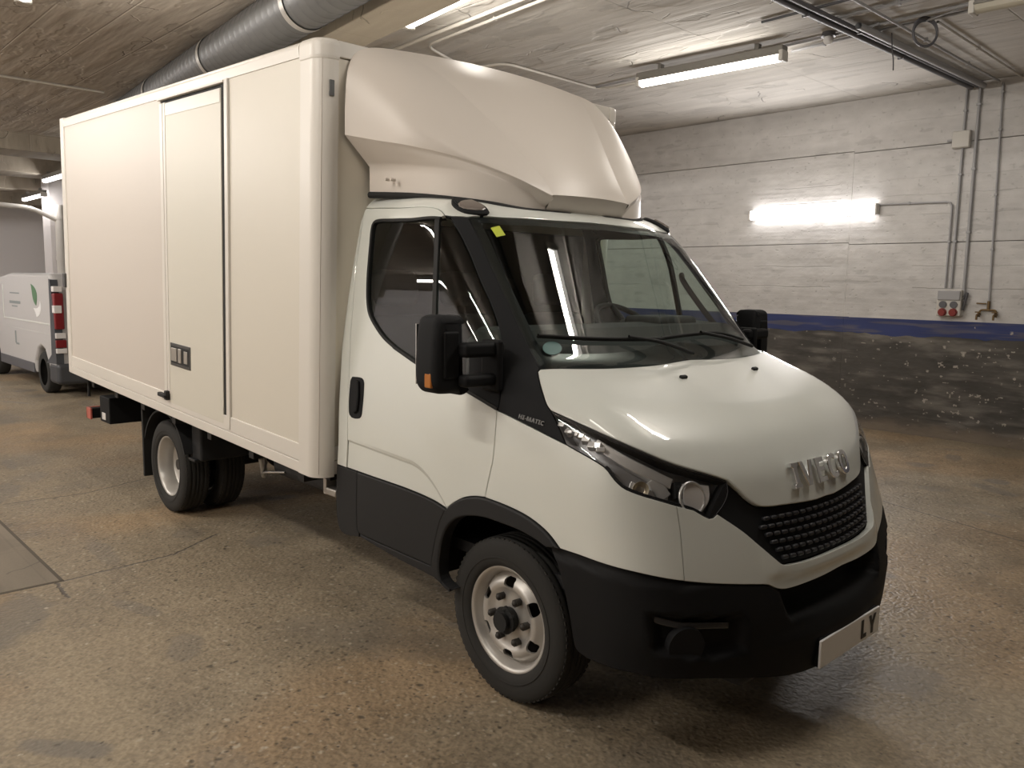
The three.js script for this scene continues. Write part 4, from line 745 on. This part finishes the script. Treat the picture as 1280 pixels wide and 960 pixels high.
// --- cab interior and what closes the cab from behind and below
{
  const dash = new THREE.Shape([[0.12, 1.36], [0.0, 1.47], [-0.12, 1.535], [-0.32, 1.545], [-0.40, 1.49], [-0.41, 1.25], [-0.36, 1.05], [-0.25, 0.80], [0.1, 0.75]].map(p => new THREE.Vector2(...p)));
  const d = new THREE.ExtrudeGeometry(dash, { depth: 1.62, bevelEnabled: true, bevelThickness: 0.03, bevelSize: 0.02, bevelOffset: -0.02, bevelSegments: 2 }); d.translate(0, 0, -0.81);
  part('dashboard', d, M.dash);
  part('instrument_hood', [box(-0.44, -0.2, 1.50, 1.575, -0.66, -0.30, 0.03)], M.dash);
  const w = new THREE.TorusGeometry(0.205, 0.016, 12, 48); const tilt = new THREE.Matrix4().makeRotationZ(-0.62).multiply(new THREE.Matrix4().makeRotationX(Math.PI / 2));
  const sp = [w]; for (const a of [-0.2, Math.PI + 0.2, -Math.PI / 2]) sp.push(rod([0, 0, 0], [0.2 * Math.cos(a), 0.2 * Math.sin(a), 0], 0.016)); sp.push(new THREE.SphereGeometry(0.065, 16, 10).scale(1, 1, 0.5));
  const sw = merge(sp); sw.applyMatrix4(tilt); sw.translate(-0.53, 1.50, -0.47); part('steering_wheel', sw, M.rubber);
  part('steering_column', [rod([-0.53, 1.49, -0.47], [-0.25, 1.28, -0.47], 0.04)], M.dash);
  const seat = (z, wd) => [box(-1.02, -0.52, 0.78, 0.93, z - wd / 2, z + wd / 2, 0.06), box(0, 0.14, 0, 0.66, -wd / 2, wd / 2, 0.06).rotateZ(0.16).translate(-1.1, 0.9, z), box(0, 0.1, 0, 0.19, -0.13, 0.13, 0.045).rotateZ(0.16).translate(-1.19, 1.6, z)];
  part('grab_handle', curveTube([[-0.42, 1.80, -0.80], [-0.38, 1.77, -0.755], [-0.29, 1.65, -0.775], [-0.20, 1.54, -0.80], [-0.18, 1.50, -0.84]], 0.016, 30), M.trim);
  part('driver_seat', seat(-0.47, 0.5), M.seat); part('passenger_seat', seat(0.25, 0.44), M.seat); part('passenger_seat', seat(0.68, 0.4), M.seat).name = 'passenger_seat_001';
  part('bulkhead', box(-1.21, -1.18, 0.5, 2.04, -0.80, 0.80, 0.01), M.interior);
  part('cab_floor', box(-1.2, 0.5, 0.55, 0.6, -0.9, 0.9), M.chassis);
  part('wheel_house', [box(-0.46, 0.46, 0.82, 0.86, 0.42, 0.98), box(-0.50, -0.44, 0.42, 0.86, 0.42, 0.98), box(0.48, 0.54, 0.40, 0.86, 0.42, 0.96), box(-0.46, 0.5, 0.42, 0.86, 0.38, 0.42)], M.chassis); part('wheel_house', [box(-0.46, 0.46, 0.82, 0.86, -0.98, -0.42), box(-0.50, -0.44, 0.42, 0.86, -0.98, -0.42), box(0.48, 0.54, 0.40, 0.86, -0.96, -0.42), box(-0.46, 0.5, 0.42, 0.86, -0.42, -0.38)], M.chassis).name = 'wheel_house_001';
  part('engine_bay', [box(0.0, 0.72, 0.42, 1.02, -0.38, 0.38, 0.04), box(0.5, 0.72, 0.36, 0.86, -0.55, 0.55, 0.04)], M.chassis);
}
// --- roof fairing, closed sheet by sheet: face, flanks, overhang and skirt
{
  const R = new THREE.CatmullRomCurve3([[-0.415, 2.16, 0.285], [-0.47, 2.235, 0.292], [-0.60, 2.385, 0.35], [-0.80, 2.602, 0.458], [-0.97, 2.765, 0.545], [-1.165, 2.895, 0.64]].map(V));
  const Oe = new THREE.CatmullRomCurve3([[-0.415, 2.155, 0.292], [-0.49, 2.233, 0.48], [-0.65, 2.313, 0.67], [-0.85, 2.372, 0.83], [-1.0, 2.402, 0.90], [-1.165, 2.438, 0.971]].map(V));
  const B = new THREE.CatmullRomCurve3([[-0.462, 2.088, 0.29], [-0.485, 2.092, 0.43], [-0.55, 2.112, 0.565], [-0.72, 2.138, 0.70], [-0.91, 2.158, 0.775], [-1.165, 2.175, 0.83]].map(V));
  const grid = (nu, nv, fn) => { const pos = [], ix = []; for (let i = 0; i <= nu; i++) for (let j = 0; j <= nv; j++) pos.push(...fn(i / nu, j / nv)); for (let i = 0; i < nu; i++) for (let j = 0; j < nv; j++) { const a = i * (nv + 1) + j, b = a + nv + 1; ix.push(a, b, a + 1, b, b + 1, a + 1); } const g = new THREE.BufferGeometry(); g.setAttribute('position', new THREE.Float32BufferAttribute(pos, 3)); g.setIndex(ix); return g; };
  const P3 = (c, v) => c.getPoint(v).toArray();
  const face = grid(48, 40, (v, w) => { const r = P3(R, v), k = 1 - (2 * w - 1) ** 2; return [r[0] + k * lerp(0.035, 0.055, Math.sin(Math.PI * v)), r[1] + k * lerp(0.004, 0.016, v), r[2] * (1 - 2 * w)]; });
  const flank = grid(48, 28, (v, w) => { const r = P3(R, v), o = P3(Oe, v), k = [lerp(r[0], o[0], 0.5), r[1] - 0.02 * v, o[2]], wt = lerp(0.55, 2.4, v * v), a = (1 - w) ** 2, b = 2 * w * (1 - w) * wt, c = w * w, s = a + b + c; return [0, 1, 2].map(i => (a * r[i] + b * k[i] + c * o[i]) / s); });
  const under = grid(48, 10, (v, w) => { const o = P3(Oe, v), b = P3(B, v), h = Math.min(0.105 * sstep(0, 0.25, v) + 0.02, (o[1] - b[1]) * 0.6), top = [b[0], b[1] + h, b[2]], lip = [o[0], o[1] - 0.012, o[2] - 0.012]; if (w < 0.1) return [0, 1, 2].map(i => lerp(o[i], lip[i], w / 0.1)); if (w < 0.6) return [0, 1, 2].map(i => lerp(lip[i], top[i], sstep(0, 1, (w - 0.1) / 0.5) * 0.5 + (w - 0.1) / 0.5 * 0.5)); return [0, 1, 2].map(i => lerp(top[i], b[i], (w - 0.6) / 0.4)); });
  const front = grid(40, 4, (u, w) => { const z = lerp(1, -1, u), k = 1 - z * z, top = [-0.415 + k * 0.035, 2.16 + k * 0.004, 0.285 * z], bot = [-0.462 + k * 0.012, 2.088 - k * 0.005, 0.29 * z]; return [0, 1, 2].map(i => lerp(top[i], bot[i], w)); });
  const flip = (g) => { const c = g.clone(), ix = c.index.array; for (let i = 0; i < ix.length; i += 3) { const t = ix[i]; ix[i] = ix[i + 1]; ix[i + 1] = t; } return c; };
  const mirrorG = (g) => { const c = flip(g), p = c.attributes.position; for (let i = 0; i < p.count; i++) p.setZ(i, -p.getZ(i)); return c; };
  const sheets = [face, flank, under, front, mirrorG(flank), mirrorG(under)].map(g => { const c = mergeVertices(g, 1e-5); c.computeVertexNormals(); return c; });
  const f = part('roof_fairing', sheets, M.fairing, truck, 'matt off-white roof fairing');
  const rim = (z) => [[-1.09, 2.18, 0.83 * z], [-1.09, 2.30, 0.84 * z], [-1.09, 2.418, 1.02 * z], [-1.09, 2.80, 1.005 * z]];
  for (const [x, y, z] of [[-1.0, 2.225, 0.845], [-0.965, 2.222, 0.838]]) part('bolt', [rod([x, y, z - 0.02], [x, y, z + 0.006], 0.008, 12)], M.fairing, f);
  // rubber foot between fairing and roof
  part('rubber_foot', [curveTube([...B.getPoints(24).reverse().map(p => [p.x, p.y - 0.012, p.z]), ...[0.15, 0, -0.15].map(z => [-0.452, 2.074, z]), ...B.getPoints(24).map(p => [p.x, p.y - 0.012, -p.z])], 0.016, 120)], M.rubber, f);
}
// --- cargo box, nose-down with the unladen springs: built level, then tilted about its lower front corner
const tilt = (g) => (Array.isArray(g) ? merge(g) : g).rotateZ(-0.0408).translate(-1.288, 0.732, 0);
{
  const HW = 1.10, LEN = 4.2, H = 2.146;
  part('box_core', tilt([box(-LEN + 0.02, 0.02, 0.02, H - 0.012, -HW + 0.02, HW - 0.02)]), M.boxPanel);
  for (const s of [1, -1]) {
    const z = (a, b) => s > 0 ? [a, b] : [-b, -a], side = (x0, x1, y0, y1, d0, d1, r = 0.003) => box(x0, x1, y0, y1, ...z(HW + d0, HW + d1), r);
    part('side_panel', tilt(side(-4.11, -1.975, 0.150, 2.078, -0.03, -0.005)), M.boxPanel);
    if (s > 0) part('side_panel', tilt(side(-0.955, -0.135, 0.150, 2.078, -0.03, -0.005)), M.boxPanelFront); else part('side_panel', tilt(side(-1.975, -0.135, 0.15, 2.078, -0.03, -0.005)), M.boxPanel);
    const rail = new THREE.Shape(); rail.moveTo(0, 0); rail.lineTo(0.03, 0); rail.lineTo(0.034, 0.045); rail.quadraticCurveTo(0.032, 0.075, 0.0, 0.076); rail.lineTo(-0.06, 0.076); rail.lineTo(-0.06, 0);
    const rg = new THREE.ExtrudeGeometry(rail, { depth: 4.02, bevelEnabled: false, curveSegments: 6 }); rg.rotateY(-Math.PI / 2); rg.translate(-0.16, 2.072, HW - 0.034 + 0.004);
    part('top_rail', tilt(s > 0 ? rg : mirrored(rg)), M.boxFrame);
    part('bottom_rail', tilt([side(-4.17, -0.138, 0.0, 0.060, -0.05, 0.004, 0.004), side(-4.17, -0.138, 0.062, 0.152, -0.05, 0.002, 0.004)]), M.boxFrame);
    const post = new THREE.Shape(); post.moveTo(-0.137, HW - 0.05); post.lineTo(-0.137, HW + 0.006); post.lineTo(-0.045, HW + 0.006); post.absarc(-0.045, HW - 0.079, 0.085, Math.PI / 2, 0, true); post.lineTo(0.04, HW - 0.10); post.lineTo(0.0, HW - 0.10); post.lineTo(-0.06, HW - 0.05);
    const pg = new THREE.ExtrudeGeometry(post, { depth: 2.068, bevelEnabled: false, curveSegments: 10 }); pg.rotateX(Math.PI / 2); pg.translate(0, 2.068, 0);
    const cg = new THREE.ExtrudeGeometry(post, { depth: 0.05, bevelEnabled: true, bevelThickness: 0.03, bevelSize: 0.02, bevelOffset: -0.016, bevelSegments: 4, curveSegments: 10 }); cg.rotateX(Math.PI / 2); cg.translate(0, 2.116, 0);
    const p = part('corner_post', tilt(s > 0 ? pg : mirrored(pg)), M.boxFrame), c = part('corner_cap', tilt(s > 0 ? cg : mirrored(cg)), M.boxFrame);
    if (s > 0) part('slot', tilt(box(0.035, 0.046, 1.88, 1.955, HW - 0.075, HW - 0.05, 0.003)), M.latch, p);
    part('rear_post', tilt(side(-4.2, -4.11, 0.0, 2.148, -0.06, 0.006, 0.01)), M.boxFrame);
  }
  // sliding side door
  part('door_post', tilt(box(-1.0, -0.957, 0.075, 2.075, HW - 0.03, HW + 0.008, 0.004)), M.boxFrame);
  part('door_post', tilt(box(-1.975, -1.925, 0.153, 2.04, HW - 0.03, HW + 0.005, 0.004)), M.boxFrame).name = 'door_post_001';
  part('door_post', tilt(box(-1.918, -1.882, 0.153, 2.04, HW - 0.03, HW + 0.005, 0.004)), M.boxFrame).name = 'door_post_002';
  part('dark_gap', tilt([box(-1.06, -1.0, 0.09, 2.07, HW - 0.03, HW - 0.003), box(-1.97, -1.0, 2.035, 2.075, HW - 0.03, HW - 0.010)]), M.rubber);
  part('weather_lip', tilt(box(-1.985, -1.0, 2.056, 2.070, HW - 0.02, HW + 0.014, 0.004)), M.boxFrame);
  const dr = part('cargo_door', tilt([box(-1.88, -1.052, 0.095, 2.035, HW - 0.03, HW + 0.003, 0.004)]), std(rgb(0.69, 0.66, 0.58), 0.42));
  part('door_edge', tilt([box(-1.875, -1.057, 1.955, 2.033, HW, HW + 0.0055, 0.002)]), M.boxFrame, dr);
  const lt = part('latch', tilt([box(-1.853, -1.528, 0.355, 0.505, HW, HW + 0.008, 0.003)]), M.latch, dr, 'recessed metal door latch');
  part('latch_recess', tilt([box(-1.835, -1.545, 0.375, 0.487, HW + 0.003, HW + 0.0095, 0.002)]), M.rubber, dr);
  part('latch_paddle', tilt([box(-1.825, -1.735, 0.388, 0.475, HW + 0.006, HW + 0.015, 0.004), box(-1.71, -1.66, 0.385, 0.478, HW + 0.006, HW + 0.016, 0.005), box(-1.62, -1.565, 0.39, 0.47, HW + 0.004, HW + 0.0125, 0.003)]), M.steel, dr);
  part('door_stop', tilt([box(-2.045, -1.885, 0.118, 0.145, HW, HW + 0.03, 0.006), box(-1.925, -1.885, 0.11, 0.172, HW, HW + 0.03, 0.006)]), M.rubber);
  part('front_panel', tilt([box(0.0, 0.032, 0.16, 2.06, -HW + 0.09, HW - 0.09)]), M.boxFront);
  part('front_rail', tilt([box(0.0, 0.038, 2.066, 2.142, -HW + 0.1, HW - 0.1, 0.006)]), M.boxFrame);
  part('front_rail', tilt([box(0.0, 0.036, 0.085, 0.157, -HW + 0.1, HW - 0.1, 0.004), box(0.0, 0.036, 0.01, 0.082, -HW + 0.1, HW - 0.1, 0.004)]), M.boxFrame).name = 'front_rail_001';
  part('roof_sheet', tilt(box(-4.15, 0.0, H - 0.02, H + 0.002, -HW + 0.05, HW - 0.05)), M.boxFrame);
  part('rear_door', tilt([box(-4.225, -4.185, 0.06, 2.1, -1.04, -0.005, 0.006)]), M.boxPanel); part('rear_door', tilt([box(-4.225, -4.185, 0.06, 2.1, 0.005, 1.04, 0.006)]), M.boxPanel).name = 'rear_door_001';
  part('rear_latch', tilt([box(-4.23, -4.165, 0.74, 0.86, HW - 0.03, HW + 0.022, 0.006)]), M.latch);
  part('side_marker', tilt([box(-0.38, -0.30, -0.028, -0.002, 0.9, 0.93, 0.004)]), M.rubber);
  part('underframe', tilt([box(-4.1, 0, -0.03, 0.0, -1.0, 1.0), ...[-3.9, -3.3, -2.7, -2.1, -1.5, -0.9, -0.3].map(x => box(x - 0.03, x + 0.03, -0.10, -0.0, -1.0, 1.0))]), M.chassis);
}
// --- chassis
part('chassis_rail', [box(-5.2, 0.4, 0.52, 0.70, 0.36, 0.44)], M.chassis); part('chassis_rail', [box(-5.2, 0.4, 0.52, 0.70, -0.44, -0.36)], M.chassis).name = 'chassis_rail_001';
part('axle', [rod([-3.714, 0.345, -0.8], [-3.714, 0.345, 0.8], 0.07), new THREE.SphereGeometry(0.16, 20, 14).translate(-3.714, 0.36, 0)], M.chassis);
part('axle', [rod([0, 0.33, -0.75], [0, 0.33, 0.75], 0.05)], M.chassis).name = 'axle_001';
part('fuel_tank', [box(-2.7, -1.5, 0.42, 0.66, 0.30, 0.62, 0.06)], M.chassis);
part('leaf_spring', [curveTube([[-4.4, 0.52, 0.42], [-3.714, 0.42, 0.42], [-3.0, 0.5, 0.42]], 0.03, 24), curveTube([[-4.4, 0.52, -0.42], [-3.714, 0.42, -0.42], [-3.0, 0.5, -0.42]], 0.03, 24)], M.chassis);
part('brake_hose', [curveTube([[-2.9, 0.46, 0.55], [-2.82, 0.40, 0.62], [-2.7, 0.44, 0.66], [-2.5, 0.47, 0.62]], 0.008, 24), curveTube([[-3.0, 0.5, 0.52], [-2.92, 0.36, 0.56], [-2.88, 0.5, 0.6]], 0.02, 20)], M.steel);
part('step_bracket', [box(-1.35, -1.24, 0.62, 0.66, 0.86, 1.0, 0.01), box(-1.36, -1.33, 0.62, 0.74, 0.86, 1.0, 0.005)], M.steel);
part('battery_box', [box(-5.2, -4.95, 0.49, 0.715, 0.55, 0.95, 0.01)], M.bumper);
part('decal', [box(-5.14, -5.05, 0.515, 0.575, 0.949, 0.953, 0.001)], M.whiteLens);
part('underrun_bar', [box(-5.46, -5.36, 0.49, 0.58, -0.98, 0.97, 0.012), box(-5.4, -5.1, 0.50, 0.57, 0.35, 0.42), box(-5.4, -5.1, 0.50, 0.57, -0.42, -0.35)], M.bumper);
part('end_reflector', [box(-5.47, -5.45, 0.485, 0.585, 0.86, 0.985, 0.005), box(-5.47, -5.35, 0.485, 0.585, 0.968, 0.985, 0.005)], std(rgb(0.5, 0.12, 0.09), 0.4));
part('hanging_strap', [rod([-5.3, 0.88, 1.0], [-5.31, 0.70, 1.0], 0.012)], M.rubber);
for (const s of [1, -1]) {
  const zz = (a, b) => s > 0 ? [a, b] : [-b, -a];
  part('mud_flap', [box(-4.13, -4.10, 0.2, 0.82, ...zz(0.50, 0.97), 0.006)], M.rubber);
  const arc = new THREE.Shape(); arc.absarc(0, 0, 0.425, Math.PI * 0.12, Math.PI * 0.88, false); arc.absarc(0, 0, 0.412, Math.PI * 0.88, Math.PI * 0.12, true);
  const g = new THREE.ExtrudeGeometry(arc, { depth: 0.48, bevelEnabled: false, curveSegments: 24 }); g.translate(-3.714, 0.345, s > 0 ? 0.48 : -0.96); part('mudguard', [g, box(-3.34, -3.18, 0.46, 0.80, ...zz(0.55, 0.9), 0.02), box(-3.33, -3.22, 0.455, 0.475, ...zz(0.80, 0.93), 0.006)], M.cladding);
}
// --- wheels
{
  const turnZ = (g) => g.rotateX(-Math.PI / 2);
  const half = [[0.222, 0.078], [0.232, 0.092], [0.255, 0.099], [0.285, 0.100], [0.31, 0.097], [0.328, 0.090], [0.337, 0.082], [0.343, 0.072]];
  const tread = [[0.3445, 0.060], [0.3452, 0.050], [0.337, 0.047], [0.337, 0.041], [0.3452, 0.038], [0.3455, 0.018], [0.337, 0.015], [0.337, 0.009], [0.3455, 0.006]];
  const profile = [...half, ...tread, ...rev(tread).map(([r, z]) => [r, -z]), ...rev(half).map(([r, z]) => [r, -z])];
  const tyreG = turnZ(new THREE.LatheGeometry(profile.map(([r, z]) => new THREE.Vector2(r, -z)), 96));
  const lug = []; for (let i = 0; i < 72; i++) for (const s of [-1, 1]) { const b = new THREE.BoxGeometry(0.009, 0.016, 0.024); b.translate(0.3375, 0, 0); b.rotateY(0); const c = b.clone(); c.translate(0, 0, 0.070 * s); c.rotateZ(i / 72 * Math.PI * 2); lug.push(c); }
  const lugG = merge(lug);
  const ringG = turnZ(new THREE.LatheGeometry([[0.262, -0.0995], [0.262, -0.1015], [0.266, -0.1018], [0.266, -0.0995]].map(p => new THREE.Vector2(...p)), 96));
  const barrelG = turnZ(new THREE.LatheGeometry([[0.198, 0.09], [0.2, 0.05], [0.186, 0.02], [0.19, -0.03], [0.203, -0.055], [0.206, -0.072], [0.216, -0.078], [0.2235, -0.083], [0.225, -0.077], [0.218, -0.07]].map(p => new THREE.Vector2(...p)), 96));
  // convex front disc with six hand holes
  const disc = new Brush(turnZ(new THREE.LatheGeometry([[0, -0.040], [0.09, -0.040], [0.112, -0.036], [0.128, -0.050], [0.146, -0.056], [0.165, -0.050], [0.182, -0.022], [0.196, -0.012], [0.196, -0.004], [0.180, -0.012], [0.163, -0.040], [0.146, -0.046], [0.130, -0.041], [0.112, -0.027], [0.09, -0.030], [0, -0.030]].map(p => new THREE.Vector2(...p)), 72)));
  disc.updateMatrixWorld(); let cut = disc; const ev = new Evaluator(); ev.useGroups = false; ev.attributes = ['position', 'normal', 'uv'];
  for (let i = 0; i < 6; i++) { const h = new Brush(new RoundedBoxGeometry(0.058, 0.042, 0.2, 3, 0.016)); h.position.set(0.156 * Math.sin(i * Math.PI / 3), 0.156 * Math.cos(i * Math.PI / 3), 0); h.rotation.z = -i * Math.PI / 3; h.updateMatrixWorld(); cut = ev.evaluate(cut, h, SUBTRACTION); }
  const discG = cut.geometry.translate(0, 0, 0.018);
  const deepG = turnZ(new THREE.LatheGeometry([[0.001, 0.055], [0.10, 0.055], [0.112, 0.060], [0.13, 0.048], [0.15, 0.046], [0.175, 0.03], [0.19, 0.02], [0.20, -0.02]].map(p => new THREE.Vector2(...p)), 72));
  const boltG = merge([turnZ(new THREE.CylinderGeometry(0.0155, 0.018, 0.03, 6)).translate(0, 0, 0.012), new THREE.SphereGeometry(0.0135, 10, 6).translate(0, 0, 0.027)]);
  const addBolts = (w, x, z, s, r) => { for (let i = 0; i < 6; i++) { const a = (i + 0.5) * Math.PI / 3, b = part('bolt', boltG, iron, w); b.position.set(x + r * Math.sin(a), 0.3453 + r * Math.cos(a), z); if (s < 0) b.rotation.y = Math.PI; } };
  const hubG = (z) => merge([turnZ(new THREE.CylinderGeometry(0.046, 0.058, 0.05, 24)).translate(0, 0, z + 0.02), turnZ(new THREE.CylinderGeometry(0.032, 0.04, 0.04, 16)).translate(0, 0, z + 0.05), ...[0, 1, 2, 3, 4, 5].map(i => new THREE.SphereGeometry(0.014, 8, 6).translate(0.047 * Math.sin(i * 1.047), 0.047 * Math.cos(i * 1.047), z + 0.035))]);
  const backG = turnZ(new THREE.CylinderGeometry(0.192, 0.192, 0.02, 40)).translate(0, 0, -0.03);
  const iron = std(rgb(0.055, 0.05, 0.045), 0.6, 0.4);
  const wheel = (x, z, s, kind) => {
    const F = (g) => { const c = s > 0 ? g.clone() : mirrored(g); return c.translate(x, 0.3453, z * s); };
    const w = part('tyre', F(tyreG), M.tyre);
    part('tread_blocks', F(lugG), M.tyre, w); part('bead_ring', F(ringG), M.tyre, w);
    part('rim', F(barrelG), M.rimPaint, w, 'silver steel rim');
    if (kind === 'front') { part('wheel_disc', F(discG), M.rimPaint, w); part('brake_drum', F(backG), M.chassis, w); addBolts(w, x, (z + 0.056) * s, s, 0.098); part('hub', F(hubG(0.052)), M.rubber, w); }
    else { part('wheel_disc', F(deepG), M.rimPaint, w); addBolts(w, x, (z - 0.06) * s, s, 0.098); part('hub', F(hubG(-0.055)), iron, w); }
    return w;
  };
  for (const s of [1, -1]) { wheel(0, 0.856, s, 'front'); wheel(-3.714, 0.844, s, 'rear'); wheel(-3.714, 0.574, s, 'rear'); }
  let k = 0; for (const c of truck.children) if (c.name === 'tyre') { if (k) c.name = 'tyre_' + String(k).padStart(3, '0'); k++; }
}
// ---------------------------------------------------------------- the parked van at the far left, its back towards the truck
{
  const X0 = -10.46, v = thing('van', 'white panel van with a green leaf emblem at the far left behind the box truck', 'van', [X0, 0, -1.02]);
  // local: rear face at x = 0, nose towards -x, left-hand side at z = +0.97
  const prof = [[0, 0.42], [-0.02, 0.95], [-0.06, 1.35], [-0.14, 1.70], [-0.26, 1.775], [-2.6, 1.79], [-3.35, 1.72], [-4.1, 1.15], [-4.85, 0.92], [-4.95, 0.55], [-4.9, 0.30], [-4.44, 0.29], [-4.4, 0.45], [-4.2, 0.68], [-3.95, 0.74], [-3.70, 0.68], [-3.5, 0.45], [-3.46, 0.27], [-1.205, 0.27], [-1.165, 0.45], [-0.985, 0.65], [-0.795, 0.70], [-0.605, 0.65], [-0.435, 0.45], [-0.395, 0.28], [-0.05, 0.28]];
  const body = new THREE.ExtrudeGeometry(new THREE.Shape(prof.map(p => new THREE.Vector2(...p))), { depth: 1.78, bevelEnabled: true, bevelThickness: 0.08, bevelSize: 0.05, bevelOffset: -0.05, bevelSegments: 4 }); body.translate(0, 0, -0.89);
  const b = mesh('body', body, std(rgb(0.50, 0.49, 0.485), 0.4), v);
  const Z = 0.97;
  mesh('side_moulding', [box(-3.4, -1.22, 0.27, 0.42, Z - 0.05, Z + 0.012, 0.01)], std(rgb(0.10, 0.10, 0.11), 0.6), v);
  mesh('rear_pillar', new THREE.ExtrudeGeometry(new THREE.Shape([[0.012, 0.5], [0.0, 0.98], [-0.05, 1.38], [-0.13, 1.69], [-0.20, 1.70], [-0.20, 1.2], [-0.22, 0.62], [-0.5, 0.48]].map(p => new THREE.Vector2(...p))), { depth: 0.1, bevelEnabled: false }).translate(0, 0, Z - 0.092), std(rgb(0.055, 0.06, 0.07), 0.5), v);
  mesh('rear_bumper', [box(-0.37, 0.07, 0.2, 0.50, -Z, Z + 0.015, 0.06)], std(rgb(0.05, 0.052, 0.058), 0.55), v);
  const lamps = mesh('tail_lamp', [box(-0.10, 0.03, 0.99, 1.50, Z - 0.12, Z + 0.006, 0.02)], std(rgb(0.20, 0.012, 0.016), 0.3), v);
  mesh('reversing_lens', [box(-0.08, 0.036, 1.22, 1.33, Z - 0.09, Z + 0.010, 0.01)], M.whiteLens, lamps);
  mesh('reflective_strip', [box(-0.09, 0.02, 1.52, 1.60, Z - 0.11, Z + 0.006, 0.008), box(-0.10, 0.034, 0.86, 0.94, Z - 0.13, Z + 0.006, 0.008), box(-0.06, 0.05, 0.65, 0.72, Z - 0.13, Z + 0.006, 0.008)], M.whiteLens, v);
  mesh('side_reflector', [box(-0.08, 0.04, 0.73, 0.84, Z - 0.13, Z + 0.006, 0.01)], std(rgb(0.20, 0.012, 0.016), 0.3), v);
  mesh('waist_groove', [box(-3.0, -0.3, 1.035, 1.06, Z - 0.01, Z + 0.008, 0.003), box(-3.0, -0.35, 0.90, 0.906, Z - 0.01, Z + 0.003, 0.001), box(-3.05, -3.02, 1.05, 1.6, Z - 0.01, Z + 0.008, 0.003)], M.paint, v);
  // emblem and faint lettering on the side
  const leaf = new THREE.Shape(); leaf.moveTo(0, 0.02); leaf.bezierCurveTo(-0.16, 0.10, -0.10, 0.26, -0.16, 0.34); leaf.bezierCurveTo(0.02, 0.30, 0.1, 0.2, 0, 0.02);
  mesh('emblem', [new THREE.ExtrudeGeometry(leaf, { depth: 0.004, bevelEnabled: false }).scale(1.6, 1, 1).translate(-0.95, 1.28, Z)], std(rgb(0.09, 0.20, 0.10), 0.5), v).userData.label = 'green leaf emblem';
  const hand = new THREE.Shape(); hand.moveTo(0, 0); hand.bezierCurveTo(0.14, 0.02, 0.2, 0.14, 0.14, 0.24); hand.bezierCurveTo(0.12, 0.14, 0.04, 0.12, -0.1, 0.13); hand.bezierCurveTo(-0.04, 0.08, -0.02, 0.05, 0, 0);
  mesh('emblem', [new THREE.ExtrudeGeometry(hand, { depth: 0.004, bevelEnabled: false }).scale(1.6, 1, 1).translate(-0.95, 1.13, Z)], std(rgb(0.80, 0.80, 0.79), 0.5), v).userData.label = 'white hand-shaped emblem';
  const ink = std(rgb(0.25, 0.28, 0.28), 0.6);
  mesh('lettering', [box(-2.55, -1.95, 1.455, 1.475, Z, Z + 0.003), box(-2.6, -1.9, 1.295, 1.34, Z, Z + 0.003), box(-2.45, -2.1, 1.245, 1.265, Z, Z + 0.003), box(-2.35, -2.27, 0.66, 0.86, Z, Z + 0.003), box(-2.3, -2.1, 0.64, 0.67, Z, Z + 0.003)], ink, v);
  const tw = new THREE.LatheGeometry([[0.2, -0.09], [0.28, -0.095], [0.31, -0.07], [0.315, 0], [0.31, 0.07], [0.28, 0.095], [0.2, 0.09]].map(p => new THREE.Vector2(...p)), 48).rotateX(Math.PI / 2), rw = new THREE.LatheGeometry([[0.001, 0.05], [0.1, 0.06], [0.16, 0.05], [0.2, 0.085], [0.205, 0.09]].map(p => new THREE.Vector2(...p)), 48).rotateX(Math.PI / 2);
  let n = 0; for (const x of [-0.80, -3.95]) for (const s of [1, -1]) { const t = mesh(n ? 'wheel_00' + n : 'wheel', tw, M.tyre, v); t.position.set(x, 0.315, s * 0.86); const r = mesh('hubcap', rw, M.rimPaint, t); r.scale.z = -s; if (s > 0) r.rotation.y = 0; n++; }
  mesh('underbody', [box(-4.6, -0.2, 0.2, 0.4, -0.75, 0.75)], M.chassis, v);
}
scene.updateMatrixWorld(true);
renderer.render(scene, camera);
